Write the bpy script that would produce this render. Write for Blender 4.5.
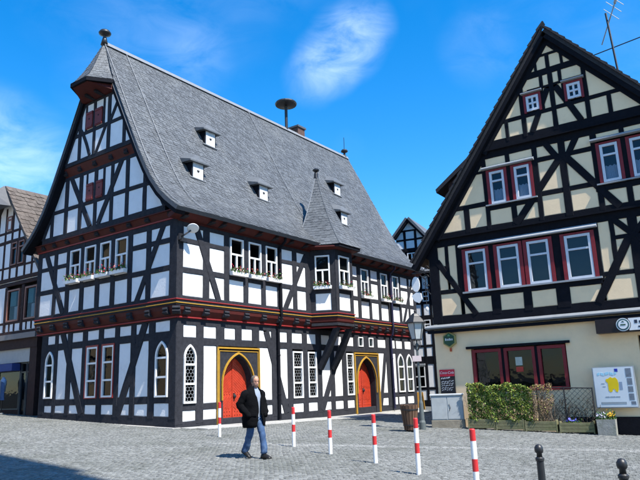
import bpy, bmesh, math, random
import numpy as np
from mathutils import Vector, Matrix
random.seed(7); RNG = np.random.default_rng(7)
for o in list(bpy.data.objects): bpy.data.objects.remove(o)
scene = bpy.context.scene
COL = scene.collection
R = math.radians
# ------------------------------------------------------------------ camera
PITCH, ROLL, FPX = R(13.094), R(-2.039), 635.18
_F = Vector((0, math.cos(PITCH), math.sin(PITCH))); _R = Vector((1, 0, 0)); _U = _R.cross(_F)
_R2 = math.cos(ROLL)*_R + math.sin(ROLL)*_U; _U2 = -math.sin(ROLL)*_R + math.cos(ROLL)*_U
cd = bpy.data.cameras.new('camera'); cam = bpy.data.objects.new('camera', cd); COL.objects.link(cam)
cd.sensor_width = 36; cd.lens = FPX/640*36; cd.clip_end = 3000; cd.clip_start = .1
m = Matrix.Identity(4)
for i in range(3):
    m[i][0], m[i][1], m[i][2] = _R2[i], _U2[i], -_F[i]
m[0][3], m[1][3], m[2][3] = 0, 0, 1.2
cam.matrix_world = m
scene.camera = cam
# ------------------------------------------------------------------ sky and sun
SUN_AZ = Vector((.715, -.70)); SUN_EL = R(56)         # horizontal direction towards the sun, elevation
SUN_AZ.normalize()
w = bpy.data.worlds.new('World'); scene.world = w; w.use_nodes = True
nt = w.node_tree; nt.nodes.clear()
def N(t, **k):
    n = nt.nodes.new(t)
    for a, b in k.items(): setattr(n, a, b)
    return n
sky = N('ShaderNodeTexSky', sky_type='NISHITA'); sky.sun_disc = False
sky.sun_elevation = SUN_EL; sky.sun_rotation = math.atan2(SUN_AZ.x, SUN_AZ.y)
sky.air_density = 1.0; sky.dust_density = .25; sky.ozone_density = 3.0; sky.altitude = 300
hs = N('ShaderNodeHueSaturation'); hs.inputs['Saturation'].default_value = 1.42; hs.inputs['Value'].default_value = .86
bgk = N('ShaderNodeBackground'); bgk.inputs['Strength'].default_value = .15
tc = N('ShaderNodeTexCoord')
mp = N('ShaderNodeMapping'); mp.inputs['Scale'].default_value = (1.2, 1.2, 2.4); mp.inputs['Rotation'].default_value = (.3, -.7, .2)
nz = N('ShaderNodeTexNoise'); nz.inputs['Scale'].default_value = 9; nz.inputs['Detail'].default_value = 9; nz.inputs['Roughness'].default_value = .6; nz.inputs['Distortion'].default_value = .7
rp = N('ShaderNodeMapRange'); rp.inputs[1].default_value = .28; rp.inputs[2].default_value = .80
n2 = N('ShaderNodeTexNoise'); n2.inputs['Scale'].default_value = 2.1; n2.inputs['Detail'].default_value = 4
r2 = N('ShaderNodeMapRange'); r2.inputs[1].default_value = .52; r2.inputs[2].default_value = .8; r2.inputs[4].default_value = .07
nt.links.new(tc.outputs['Generated'], n2.inputs['Vector']); nt.links.new(n2.outputs['Fac'], r2.inputs[0])
acc = r2.outputs[0]
# wisps of cloud: three puffs make the cloud above the hall, two faint ones left and right
for d_, rad, amp in (((-.004, .888, .459), 2.0, .3), ((.022, .877, .48), 2.4, .5), ((.05, .863, .502), 2.6, .6), ((.075, .85, .521), 2.2, .45), ((-.176, .857, .484), 2.6, .18), ((-.47, .83, .29), 6.0, .8), ((.242, .845, .477), 2.6, .12)):
    dn = N('ShaderNodeVectorMath', operation='DOT_PRODUCT'); dn.inputs[1].default_value = Vector(d_).normalized(); nt.links.new(tc.outputs['Generated'], dn.inputs[0])
    mr = N('ShaderNodeMapRange', interpolation_type='SMOOTHSTEP'); mr.inputs[1].default_value = math.cos(R(rad)*1.5); mr.inputs[2].default_value = 1.; mr.inputs[4].default_value = amp*.3; nt.links.new(dn.outputs['Value'], mr.inputs[0])
    ad = N('ShaderNodeMath', operation='ADD'); nt.links.new(acc, ad.inputs[0]); nt.links.new(mr.outputs[0], ad.inputs[1]); acc = ad.outputs[0]
cm = N('ShaderNodeMath', operation='MULTIPLY'); cm.use_clamp = True
mx = N('ShaderNodeMix', data_type='RGBA'); mx.inputs[7].default_value = (6.8, 7.6, 8.3, 1)
out = N('ShaderNodeOutputWorld')
L_ = nt.links.new
L_(tc.outputs['Generated'], mp.inputs['Vector']); L_(mp.outputs[0], nz.inputs['Vector']); L_(nz.outputs['Fac'], rp.inputs[0])
L_(sky.outputs[0], hs.inputs['Color']); L_(rp.outputs[0], cm.inputs[0]); L_(acc, cm.inputs[1]); L_(cm.outputs[0], mx.inputs[0]); L_(hs.outputs[0], mx.inputs[6]); L_(mx.outputs[2], bgk.inputs['Color']); L_(bgk.outputs[0], out.inputs['Surface'])
sd = bpy.data.lights.new('sun', 'SUN'); sd.energy = 4.2; sd.angle = R(.53); sd.color = (1, .955, .88)
so = bpy.data.objects.new('sun', sd); COL.objects.link(so)
_sv = Vector((SUN_AZ.x*math.cos(SUN_EL), SUN_AZ.y*math.cos(SUN_EL), math.sin(SUN_EL)))
so.rotation_euler = _sv.to_track_quat('Z', 'Y').to_euler(); so.location = (20, -20, 40)
scene.view_settings.view_transform = 'Standard'; scene.view_settings.look = 'None'
scene.view_settings.exposure = 1.2; scene.view_settings.gamma = 1
scene.render.engine = 'CYCLES'
# ------------------------------------------------------------------ materials
MATS = {}
def mat(name, col, rough=.8, var=.12, scale=6., bump=.1, bscale=40., island=0., spec=.3, metal=0., dirt=None, stretch=None, detail=5):
    """plain surface: base colour with noise variation, fine bump, optional per-piece tint and dirt colour"""
    if name in MATS: return MATS[name]
    mt = bpy.data.materials.new(name); mt.use_nodes = True; t = mt.node_tree; t.nodes.clear()
    n = lambda ty: t.nodes.new(ty)
    o = n('ShaderNodeOutputMaterial'); b = n('ShaderNodeBsdfPrincipled'); t.links.new(b.outputs[0], o.inputs[0])
    b.inputs['Roughness'].default_value = rough; b.inputs['Metallic'].default_value = metal
    b.inputs['Specular IOR Level'].default_value = spec
    tcn = n('ShaderNodeTexCoord'); src = tcn.outputs['Object']
    if stretch:
        mpn = n('ShaderNodeMapping'); mpn.inputs['Scale'].default_value = stretch; t.links.new(src, mpn.inputs[0]); src = mpn.outputs[0]
    nz = n('ShaderNodeTexNoise'); nz.inputs['Scale'].default_value = scale; nz.inputs['Detail'].default_value = detail; nz.inputs['Roughness'].default_value = .65
    t.links.new(src, nz.inputs['Vector'])
    mr = n('ShaderNodeMapRange'); mr.inputs[1].default_value = .25; mr.inputs[2].default_value = .75
    mr.inputs[3].default_value = 1-var; mr.inputs[4].default_value = 1+var
    t.links.new(nz.outputs['Fac'], mr.inputs[0]); fac = mr.outputs[0]
    if island:
        gm = n('ShaderNodeNewGeometry'); m2 = n('ShaderNodeMapRange'); m2.inputs[3].default_value = 1-island; m2.inputs[4].default_value = 1+island
        t.links.new(gm.outputs['Random Per Island'], m2.inputs[0])
        mm = n('ShaderNodeMath'); mm.operation = 'MULTIPLY'; t.links.new(fac, mm.inputs[0]); t.links.new(m2.outputs[0], mm.inputs[1]); fac = mm.outputs[0]
    vm = n('ShaderNodeVectorMath'); vm.operation = 'SCALE'; vm.inputs[0].default_value = col[:3]; t.links.new(fac, vm.inputs['Scale']); cs = vm.outputs[0]
    if dirt:
        dcol, dsc, lo, hi = dirt
        n2 = n('ShaderNodeTexNoise'); n2.inputs['Scale'].default_value = dsc; n2.inputs['Detail'].default_value = 6; n2.inputs['Roughness'].default_value = .7
        t.links.new(src, n2.inputs['Vector'])
        r2 = n('ShaderNodeMapRange'); r2.inputs[1].default_value = lo; r2.inputs[2].default_value = hi; t.links.new(n2.outputs['Fac'], r2.inputs[0])
        mxn = n('ShaderNodeMix'); mxn.data_type = 'RGBA'; mxn.inputs[7].default_value = (*dcol, 1)
        t.links.new(r2.outputs[0], mxn.inputs[0]); t.links.new(cs, mxn.inputs[6]); cs = mxn.outputs[2]
    t.links.new(cs, b.inputs['Base Color'])
    if bump:
        n3 = n('ShaderNodeTexNoise'); n3.inputs['Scale'].default_value = bscale; n3.inputs['Detail'].default_value = 4
        t.links.new(src, n3.inputs['Vector'])
        bp = n('ShaderNodeBump'); bp.inputs['Strength'].default_value = bump; bp.inputs['Distance'].default_value = .02
        t.links.new(n3.outputs['Fac'], bp.inputs['Height']); t.links.new(bp.outputs[0], b.inputs['Normal'])
    MATS[name] = mt
    return mt
def glass_mat(name, tint=(.45, .5, .52), refl=1.0):
    if name in MATS: return MATS[name]
    mt = bpy.data.materials.new(name); mt.use_nodes = True; t = mt.node_tree; t.nodes.clear()
    n = lambda ty: t.nodes.new(ty)
    o = n('ShaderNodeOutputMaterial'); tr = n('ShaderNodeBsdfTransparent'); tr.inputs[0].default_value = (*tint, 1)
    gl = n('ShaderNodeBsdfGlossy'); gl.inputs['Roughness'].default_value = .03; gl.inputs[0].default_value = (.9, .95, 1, 1)
    fr = n('ShaderNodeLayerWeight'); fr.inputs[0].default_value = .5; pw = n('ShaderNodeMath'); pw.operation = 'POWER'; pw.inputs[1].default_value = 4.; t.links.new(fr.outputs['Facing'], pw.inputs[0]); ad = n('ShaderNodeMath'); ad.operation = 'MULTIPLY_ADD'; ad.inputs[1].default_value = .9; ad.inputs[2].default_value = .05; t.links.new(pw.outputs[0], ad.inputs[0])
    mu = n('ShaderNodeMath'); mu.operation = 'MULTIPLY'; mu.inputs[1].default_value = .36*refl; mu.use_clamp = True
    nzn = n('ShaderNodeTexNoise'); nzn.inputs['Scale'].default_value = 2.5; bp = n('ShaderNodeBump'); bp.inputs['Strength'].default_value = .06; bp.inputs['Distance'].default_value = .05
    tcn = n('ShaderNodeTexCoord'); t.links.new(tcn.outputs['Object'], nzn.inputs['Vector']); t.links.new(nzn.outputs['Fac'], bp.inputs['Height']); t.links.new(bp.outputs[0], gl.inputs['Normal'])
    ms = n('ShaderNodeMixShader'); t.links.new(ad.outputs[0], mu.inputs[0]); t.links.new(mu.outputs[0], ms.inputs[0]); t.links.new(tr.outputs[0], ms.inputs[1]); t.links.new(gl.outputs[0], ms.inputs[2]); t.links.new(ms.outputs[0], o.inputs[0])
    MATS[name] = mt
    return mt
M_WHITE = mat('lime_plaster_white', (.80, .80, .79), .9, .06, 2.0, .28, 14, dirt=((.58, .57, .54), 1.6, .56, .95))
M_CREAM = mat('lime_plaster_cream', (.92, .685, .425), .9, .05, 2.0, .12, 20, dirt=((.72, .53, .32), 1.3, .56, .95))
M_TIMBER = mat('grey_painted_timber', (.029, .030, .036), .8, .3, 7., .35, 30, island=.2, spec=.08)
M_TIMBER_B = mat('black_painted_timber', (.0075, .008, .0115), .8, .25, 5., .25, 30, island=.12, spec=.1)
M_TIMBER_C = mat('dark_brown_timber', (.040, .022, .020), .8, .25, 5., .2, 30, island=.12, spec=.2)
M_RED = mat('shaded_red_board', (.068, .0095, .007), .7, .22, 4., .1, 30, spec=.3)  # darkened red: the shadow in the coves is put into the colour
M_REDLINE = mat('red_moulding', (.26, .024, .024), .5, .12, 6., .05, 30)
M_GOLD = mat('ochre_gold_moulding', (.42, .235, .03), .5, .15, 6., .05, 30)
M_SHUT = mat('red_shutter_paint', (.17, .03, .028), .6, .2, 6., .1, 30)
M_DOOR = mat('orange_red_door_paint', (.42, .042, .018), .45, .2, 5., .1, 30, island=.25, spec=.5)
M_FRAME = mat('white_window_paint', (.78, .78, .77), .45, .05, 8., .03, 40, spec=.4)
M_GLASS = glass_mat('window_glass')
M_DARK = mat('painted_dark_interior', (.012, .012, .014), .9, .2, 3., 0)  # near-black colour stands in for the shade of unlit rooms and holes
M_LEAD = mat('lead_came', (.20, .21, .22), .6, .1, 10, 0)
M_SLATE = mat('grey_slate', (.088, .096, .104), .6, .25, 9., .25, 50, island=.24, spec=.4, dirt=((.15, .158, .16), .7, .48, .85))
M_SLATE2 = mat('dark_slate_slab', (.075, .08, .088), .6, .2, 9., .2, 50, spec=.4)
M_LEADSHEET = mat('lead_flashing', (.19, .20, .21), .45, .15, 6., .05, 30, spec=.5)
M_STONE = mat('pale_sandstone', (.36, .35, .33), .85, .2, 4., .3, 25, island=.12)
M_IRON = mat('black_iron', (.014, .014, .016), .45, .2, 8., .05, 40, spec=.5)
M_ZINC = mat('zinc_grey', (.34, .36, .38), .45, .12, 5., .05, 30, spec=.5, metal=.3)
M_COB = mat('granite_setts', (.178, .183, .174), .8, .2, 20., .35, 60, island=.26, spec=.3, dirt=((.095, .102, .088), .5, .46, .8))
M_COB2 = mat('pale_gutter_setts', (.23, .233, .222), .72, .16, 20., .35, 60, island=.3, spec=.4)
M_JOINT = mat('sandy_joint', (.085, .088, .086), .95, .25, 3., .5, 25, dirt=((.06, .075, .035), .5, .55, .8))
# ------------------------------------------------------------------ mesh helpers
class MB:
    def __init__(s): s.v = []; s.f = []
    def add(s, vs, fs):
        b = len(s.v); s.v += [tuple(p) for p in vs]; s.f += [[i+b for i in f] for f in fs]; return s
    def prism(s, front, back, cap_back=True):
        n = len(front); fs = [list(range(n))]
        if cap_back: fs.append(list(range(2*n-1, n-1, -1)))
        for i in range(n): j = (i+1) % n; fs.append([i, i+n, j+n, j])
        return s.add(list(front)+list(back), fs)
    def box(s, c, hx, hy, hz, ax=Vector((1, 0, 0)), ay=Vector((0, 1, 0)), az=Vector((0, 0, 1)), bev=0):
        c = Vector(c)
        if not bev:
            vs = [c+ax*(hx*i)+ay*(hy*j)+az*(hz*k) for i in (-1, 1) for j in (-1, 1) for k in (-1, 1)]
            return s.add(vs, [[0, 1, 3, 2], [4, 6, 7, 5], [0, 4, 5, 1], [2, 3, 7, 6], [0, 2, 6, 4], [1, 5, 7, 3]])
        ring = lambda a, b: [(-a, -b+bev), (-a+bev, -b), (a-bev, -b), (a, -b+bev), (a, b-bev), (a-bev, b), (-a+bev, b), (-a, b-bev)]
        rs = []
        for z, q in ((-hz, bev), (-hz+bev, 0), (hz-bev, 0), (hz, bev)):
            sc = [(x*(hx-q)/hx, y*(hy-q)/hy) for x, y in ring(hx, hy)]
            rs.append([c+ax*x+ay*y+az*z for x, y in sc])
        return s.rings(rs, True, True)
    def rings(s, rs, cap0=True, cap1=True, closed=True):
        n = len(rs[0]); vs = [p for r in rs for p in r]; fs = []
        for k in range(len(rs)-1):
            for i in range(n if closed else n-1):
                j = (i+1) % n; fs.append([k*n+i, k*n+j, (k+1)*n+j, (k+1)*n+i])
        if cap0: fs.append(list(range(n-1, -1, -1)))
        if cap1: fs.append([(len(rs)-1)*n+i for i in range(n)])
        return s.add(vs, fs)
    def tube(s, pts, r, n=8, caps=True):
        pts = [Vector(p) for p in pts]; rs = []
        rr = r if isinstance(r, (list, tuple)) else [r]*len(pts)
        prev = None
        for i, p in enumerate(pts):
            d = (pts[min(i+1, len(pts)-1)]-pts[max(i-1, 0)]).normalized()
            a = prev - d*prev.dot(d) if prev is not None else d.orthogonal()
            a.normalize(); prev = a; b = d.cross(a)
            rs.append([p+a*(rr[i]*math.cos(2*math.pi*k/n))+b*(rr[i]*math.sin(2*math.pi*k/n)) for k in range(n)])
        return s.rings(rs, caps, caps)
    def lathe(s, base, prof, n=16, ax=None):
        base = Vector(base)
        rs = [[base+Vector((r*math.cos(2*math.pi*k/n), r*math.sin(2*math.pi*k/n), z)) for k in range(n)] for r, z in prof]
        return s.rings(rs)
def mesh_of(name, mb):
    me = bpy.data.meshes.new(name); me.from_pydata([tuple(p) for p in mb.v], [], mb.f); me.update(); return me
def link(name, me, material, parent=None, kind=None, smooth=False):
    o = bpy.data.objects.new(name, me); COL.objects.link(o)
    if material and not me.materials: me.materials.append(material)
    if parent is not None: o.parent = parent
    if kind: o['kind'] = kind
    if smooth:
        for p in me.polygons: p.use_smooth = True
    return o
def wloc(o):
    v = Vector((0, 0, 0))
    while o is not None: v += o.location; o = o.parent
    return v
def build(name, mb, material, parent=None, kind=None, smooth=False, fixn=True):
    """mesh given in world coordinates -> child of parent (parents are never rotated)"""
    if parent is not None:
        p = wloc(parent); mb.v = [(a[0]-p.x, a[1]-p.y, a[2]-p.z) for a in mb.v]
    me = mesh_of(name, mb)
    if fixn:
        bm = bmesh.new(); bm.from_mesh(me); bmesh.ops.recalc_face_normals(bm, faces=bm.faces); bm.to_mesh(me); bm.free()
    return link(name, me, material, parent, kind, smooth)
def thing(name, label, cat, loc, group=None):
    o = bpy.data.objects.new(name, None); COL.objects.link(o); o.location = loc; o.empty_display_size = .2
    o['label'] = label; o['category'] = cat
    if group: o['group'] = group
    return o
def tag(o, label, cat, group=None):
    o['label'] = label; o['category'] = cat
    if group: o['group'] = group
    return o
ZH = Vector((0, 0, 1))
class Fr:
    """a wall plane: P(s, z, o) with s along the wall, z up, o outwards"""
    def __init__(s, O, ux, n): s.O = Vector(O); s.ux = Vector(ux); s.n = Vector(n)
    def P(s, a, z, o=0.): return s.O + s.ux*a + s.n*o + ZH*z
    def sh(s, o): return Fr(s.O+s.n*o, s.ux, s.n)
# ------------------------------------------------------------------ the lie of the square
YA = R(35.9125)
CA = Vector((-5.191, 22.488, 0)); GD = Vector((-math.cos(YA), math.sin(YA), 0)); LD = Vector((math.sin(YA), math.cos(YA), 0))
YB = R(-33.516); HB = Vector((math.cos(YB), math.sin(YB), 0)); NB = Vector((math.sin(YB), -math.cos(YB), 0))
OB = Vector((4.410, 25.488, 0))
def gz(x, y):
    d = Vector((x, y, 0))-CA
    return .042*max(-45, min(30, d.dot(GD))) - .014*max(-60, min(60, d.dot(LD)))
FG = Fr(CA, GD, -LD); FL = Fr(CA, LD, -GD); FB = Fr(OB, HB, NB)
# ------------------------------------------------------------------ timber-frame tools
_tc = [0]
def timber(fr, name, a, b, w, parent, material, top=0., th=.12, jit=.011, cham=.012, curve=0.):
    """a squared beam from a to b (s, z) in the wall plane, its face 'top' proud of the plane"""
    _tc[0] += 1; top = top + (_tc[0] % 9)*.0007
    a = Vector(a); b = Vector(b); d = b-a; Ln = d.length; d.normalize(); p = Vector((-d.y, d.x))
    n = max(1, int(Ln/.55)); rs = []
    for i in range(n+1):
        t = i/n; c = a.lerp(b, t) + p*(curve*4*t*(1-t))
        h0 = w/2+random.uniform(-jit, jit); h1 = w/2+random.uniform(-jit, jit); o = top+random.uniform(-.002, .002)
        sec = [(-h0, o-th), (-h0, o-cham), (-h0+cham, o), (h1-cham, o), (h1, o-cham), (h1, o-th)]
        rs.append([fr.P(c.x+p.x*q, c.y+p.y*q, oo) for q, oo in sec])
    mb = MB(); mb.rings(rs)
    return build(name, mb, material, parent)
def clip(poly, nx, ny, c):
    """keep nx*x+ny*y <= c"""
    o = []
    for i in range(len(poly)):
        p, q = poly[i], poly[(i+1) % len(poly)]
        dp = nx*p[0]+ny*p[1]-c; dq = nx*q[0]+ny*q[1]-c
        if dp <= 0: o.append(p)
        if (dp < 0) != (dq < 0) and abs(dp-dq) > 1e-12 and dp*dq < 0:
            t = dp/(dp-dq); o.append((p[0]+(q[0]-p[0])*t, p[1]+(q[1]-p[1])*t))
    return o
def area(p): return abs(sum(p[i][0]*p[(i+1) % len(p)][1]-p[(i+1) % len(p)][0]*p[i][1] for i in range(len(p))))/2 if len(p) > 2 else 0
def split_cells(outline, beams):
    cells = [outline]
    for (a, b, w) in beams:
        d = Vector(b)-Vector(a); Ln = d.length; d.normalize(); nx, ny = -d.y, d.x; c = nx*a[0]+ny*a[1]
        nxt = []
        for ce in cells:
            # chord of the beam's line in the cell
            ts = []
            for i in range(len(ce)):
                p, q = ce[i], ce[(i+1) % len(ce)]
                dp = nx*p[0]+ny*p[1]-c; dq = nx*q[0]+ny*q[1]-c
                if dp*dq < 0:
                    t = dp/(dp-dq); x = p[0]+(q[0]-p[0])*t; y = p[1]+(q[1]-p[1])*t; ts.append((x-a[0])*d.x+(y-a[1])*d.y)
            if len(ts) >= 2:
                lo, hi = min(ts), max(ts); cov = max(0, min(hi, Ln)-max(lo, 0))
                if cov > .72*(hi-lo) and hi-lo > .03:
                    for q in (clip(ce, nx, ny, c-w/2+.015), clip(ce, -nx, -ny, -c-w/2+.015)):
                        if area(q) > .004: nxt.append(q)
                    continue
            nxt.append(ce)
        cells = nxt
    return cells
def inset(poly, d):
    """inset a convex polygon"""
    ar = sum(poly[i][0]*poly[(i+1) % len(poly)][1]-poly[(i+1) % len(poly)][0]*poly[i][1] for i in range(len(poly)))
    if ar < 0: poly = poly[::-1]
    o = poly
    for i in range(len(poly)):
        p, q = poly[i], poly[(i+1) % len(poly)]; ex, ey = q[0]-p[0], q[1]-p[1]; l = math.hypot(ex, ey)
        if l < 1e-6: continue
        nx, ny = ey/l, -ex/l
        o = clip(o, nx, ny, nx*p[0]+ny*p[1]-d)
        if len(o) < 3: return []
    return o
def panel(fr, poly, parent, material, o=-.022, name='infill_panel'):
    pin = inset(poly, .035)
    mb = MB()
    mb.add([fr.P(x, y, o-.012) for x, y in poly]+[fr.P(x, y, o-.08) for x, y in poly], [list(range(len(poly)))]+[[i, i+len(poly), (i+1) % len(poly)+len(poly), (i+1) % len(poly)] for i in range(len(poly))])
    if len(pin) >= 3 and area(pin) > .005:
        pin2 = inset(poly, .012)
        if len(pin2) == len(pin):
            mb.rings([[fr.P(x, y, o-.0115) for x, y in pin2], [fr.P(x, y, o+random.uniform(-.002, .003)) for x, y in pin]], False, True)
    return build(name, mb, material, parent)
def clipseg(a, b, poly):
    """shorten a beam's centre line where it would leave a sloping outline"""
    ar = sum(poly[i][0]*poly[(i+1) % len(poly)][1]-poly[(i+1) % len(poly)][0]*poly[i][1] for i in range(len(poly)))
    pp = poly if ar > 0 else poly[::-1]; t0, t1 = 0., 1.; d = (b[0]-a[0], b[1]-a[1])
    for i in range(len(pp)):
        p, q = pp[i], pp[(i+1) % len(pp)]; ex, ey = q[0]-p[0], q[1]-p[1]; l = math.hypot(ex, ey)
        if l < 1e-6 or abs(ex) < .05 or abs(ey) < .05: continue
        nx, ny = ey/l, -ex/l; c = nx*p[0]+ny*p[1]; fa = nx*a[0]+ny*a[1]-c; fd = nx*d[0]+ny*d[1]
        if abs(fd) < 1e-9: continue
        t = -fa/fd
        if fd > 0: t1 = min(t1, t)
        else: t0 = max(t0, t)
    if t1-t0 < .02: return a, b
    return (a[0]+d[0]*t0, a[1]+d[1]*t0), (a[0]+d[0]*t1, a[1]+d[1]*t1)
def wall_frame(fr, outline, beams, holes, parent, m_t, m_p, o_p=-.022):
    """beams: (kind, a, b, w); holes: (s0, s1, z0, z1) without infill"""
    order = {'rail': 0, 'post': 1, 'brace': 2}
    bs = sorted(beams, key=lambda q: order[q[0]])
    bs = [(k_, *clipseg(a, b, outline), ww) for k_, a, b, ww in bs]
    for kind, a, b, ww in bs:
        timber(fr, kind, a, b, ww, parent, m_t, {'rail': 0., 'post': .006, 'brace': .012}[kind])
    rp_ = [q for q in bs if q[0] != 'brace']
    for ce in split_cells(outline, [(a, b, ww) for _, a, b, ww in rp_+rp_+rp_+[q for q in bs if q[0] == 'brace']]):
        cx = sum(p[0] for p in ce)/len(ce); cy = sum(p[1] for p in ce)/len(ce)
        if any(s0-.03 < cx < s1+.03 and z0-.03 < cy < z1+.03 for s0, s1, z0, z1 in holes): continue
        panel(fr, ce, parent, m_p, o_p)
def rect(s0, s1, z0, z1): return [(s0, z0), (s1, z0), (s1, z1), (s0, z1)]
def ring_frame(mb, fr, outer, inner, of, ob):
    n = len(outer)
    vs = [fr.P(x, y, of) for x, y in outer]+[fr.P(x, y, of) for x, y in inner]+[fr.P(x, y, ob) for x, y in outer]+[fr.P(x, y, ob) for x, y in inner]
    fs = []
    for i in range(n):
        j = (i+1) % n; fs += [[i, j, n+j, n+i], [i, 2*n+i, 2*n+j, j], [n+i, n+j, 3*n+j, 3*n+i]]
    return mb.add(vs, fs)
def bar(mb, fr, s0, s1, z0, z1, of, ob):
    return mb.prism([fr.P(*q, of) for q in rect(s0, s1, z0, z1)], [fr.P(*q, ob) for q in rect(s0, s1, z0, z1)])
def arch(s0, s1, z0, zs, za, n=7):
    """outline of a pointed arch, anticlockwise from bottom left"""
    c = (s0+s1)/2; hw = (s1-s0)/2; h = za-zs; r = (hw*hw+h*h)/(2*hw)
    right = []
    th = math.asin(min(1, h/r)) if r >= h else math.pi/2
    for i in range(n+1):
        t = th*i/n; right.append((s1-r+r*math.cos(t), zs+r*math.sin(t)))
    right[-1] = (c, za)
    left = [(2*c-x, z) for x, z in right[:-1]][::-1]
    return [(s0, z0), (s1, z0)]+right+left
def window(fr, s0, s1, z0, z1, parent, trans=(), mull=(), of=.02, ob=-.07, fw=.065, bw=.035, lattice=0, m_frame=None, m_glass=None, curtain=None, arched=False, name='window'):
    """frame with its bars is the part; each pane (and its leading, curtain) a sub-part"""
    m_frame = m_frame or M_FRAME; m_glass = m_glass or M_GLASS
    mb = MB()
    zs = z1-(s1-s0)*.85
    if arched:
        ring_frame(mb, fr, arch(s0, s1, z0, zs, z1), arch(s0+fw, s1-fw, z0+fw, zs, z1-fw*1.25), of, ob)
    else: ring_frame(mb, fr, rect(s0, s1, z0, z1), rect(s0+fw, s1-fw, z0+fw, z1-fw), of, ob)
    tz = sorted(trans)
    for z in tz: bar(mb, fr, s0+fw*.6, s1-fw*.6, z-bw, z+bw, of-.008, ob+.006)
    for (s, a, b) in mull: bar(mb, fr, s-bw, s+bw, a, b, of-.012, ob+.01)
    wn = build(name, mb, m_frame, parent)
    zz = [z0+fw]+[z for z in tz]+[z1-fw]
    for k in range(len(zz)-1):
        a, b = zz[k], zz[k+1]; mid = (a+b)/2
        cuts = [s0+fw]+sorted(s for s, ma, mb_ in mull if ma < mid < mb_)+[s1-fw]
        for q in range(len(cuts)-1):
            x0, x1 = cuts[q], cuts[q+1]
            if arched and k == len(zz)-2: poly = arch(s0+fw, s1-fw, a, zs, z1-fw*1.25)
            else: poly = rect(x0, x1, a, b)
            tlt = random.uniform(-.004, .004)
            pm = MB(); pm.add([fr.P(x, y, ob+.03+(y-a)*tlt) for x, y in poly], [list(range(len(poly)))])
            pn = build('pane', pm, m_glass, wn)
            if lattice:
                lm = MB(); st = lattice; hw = .009
                # hexagonal came pattern
                r_ = 0; y = a
                while y < b:
                    off = (st/2 if r_ % 2 else 0); x = x0-off
                    while x < x1:
                        pts = [(x, y+st*.25), (x+st/2, y), (x+st, y+st*.25), (x+st, y+st*.8)]
                        for (ax_, ay_), (bx_, by_) in zip(pts[:-1], pts[1:]):
                            def ok(px, py):
                                if not (x0 <= px <= x1 and a <= py <= b): return False
                                if arched and py > zs:
                                    hwid = (s1-s0)/2*max(0., 1-((py-zs)/(z1-zs))**1.6); return abs(px-(s0+s1)/2) < hwid-.03
                                return True
                            if ok(ax_, ay_) and ok(bx_, by_):
                                dx, dy = bx_-ax_, by_-ay_; l_ = math.hypot(dx, dy); nx_, ny_ = -dy/l_*hw, dx/l_*hw
                                lm.add([fr.P(ax_+nx_, ay_+ny_, ob+.036), fr.P(bx_+nx_, by_+ny_, ob+.036), fr.P(bx_-nx_, by_-ny_, ob+.036), fr.P(ax_-nx_, ay_-ny_, ob+.036)], [[0, 1, 2, 3]])
                        x += st
                    y += st*.8; r_ += 1
                if lm.f: build('leading', lm, M_LEAD, wn, kind='stuff')
    if curtain:
        cz0, cz1 = curtain; cm = MB(); n = 24; rs = [[], []]
        for i in range(n+1):
            x = s0+fw+(s1-s0-2*fw)*i/n; o = ob-.04+.012*math.sin(i*1.9)
            rs[0].append(fr.P(x, cz0, o)); rs[1].append(fr.P(x, cz1+.02*math.sin(i*.8), o))
        cm.rings(rs, False, False, closed=False)
        build('curtain', cm, mat('lace_curtain', (.62, .63, .66), .9, .15, 30, 0), wn)
    return wn
def spandrel_board(fr, s0, s1, z0, z1, hole, parent, material, o=0., th=.1):
    """dark boarding round a pointed opening, in two halves"""
    h = hole; c = (h[0][0]+h[1][0])/2; n = len(h); apex = max(range(n), key=lambda i: h[i][1])
    rightc = h[1:apex+1]; leftc = h[apex:]+[h[0]]
    mb = MB()
    pr = [(c, z1)] + [(c, h[apex][1])] + rightc[::-1][1:] + ([(h[1][0], z0)] if h[1][1] > z0+1e-4 else []) + [(s1, z0), (s1, z1)]
    pl = [(c, z1), (s0, z1), (s0, z0)] + ([(h[0][0], z0)] if h[0][1] > z0+1e-4 else []) + leftc[::-1][:-1] + [(c, h[apex][1])]
    for pp in (pr, pl): mb.prism([fr.P(x, y, o) for x, y in pp], [fr.P(x, y, o-th) for x, y in pp])
    if h[0][1] > z0+1e-3:
        q = [(h[0][0], z0), (h[1][0], z0), (h[1][0], h[1][1]), (h[0][0], h[0][1])]
        mb.prism([fr.P(x, y, o-.001) for x, y in q], [fr.P(x, y, o-th) for x, y in q])
    return build('spandrel_board', mb, material, parent)
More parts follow.
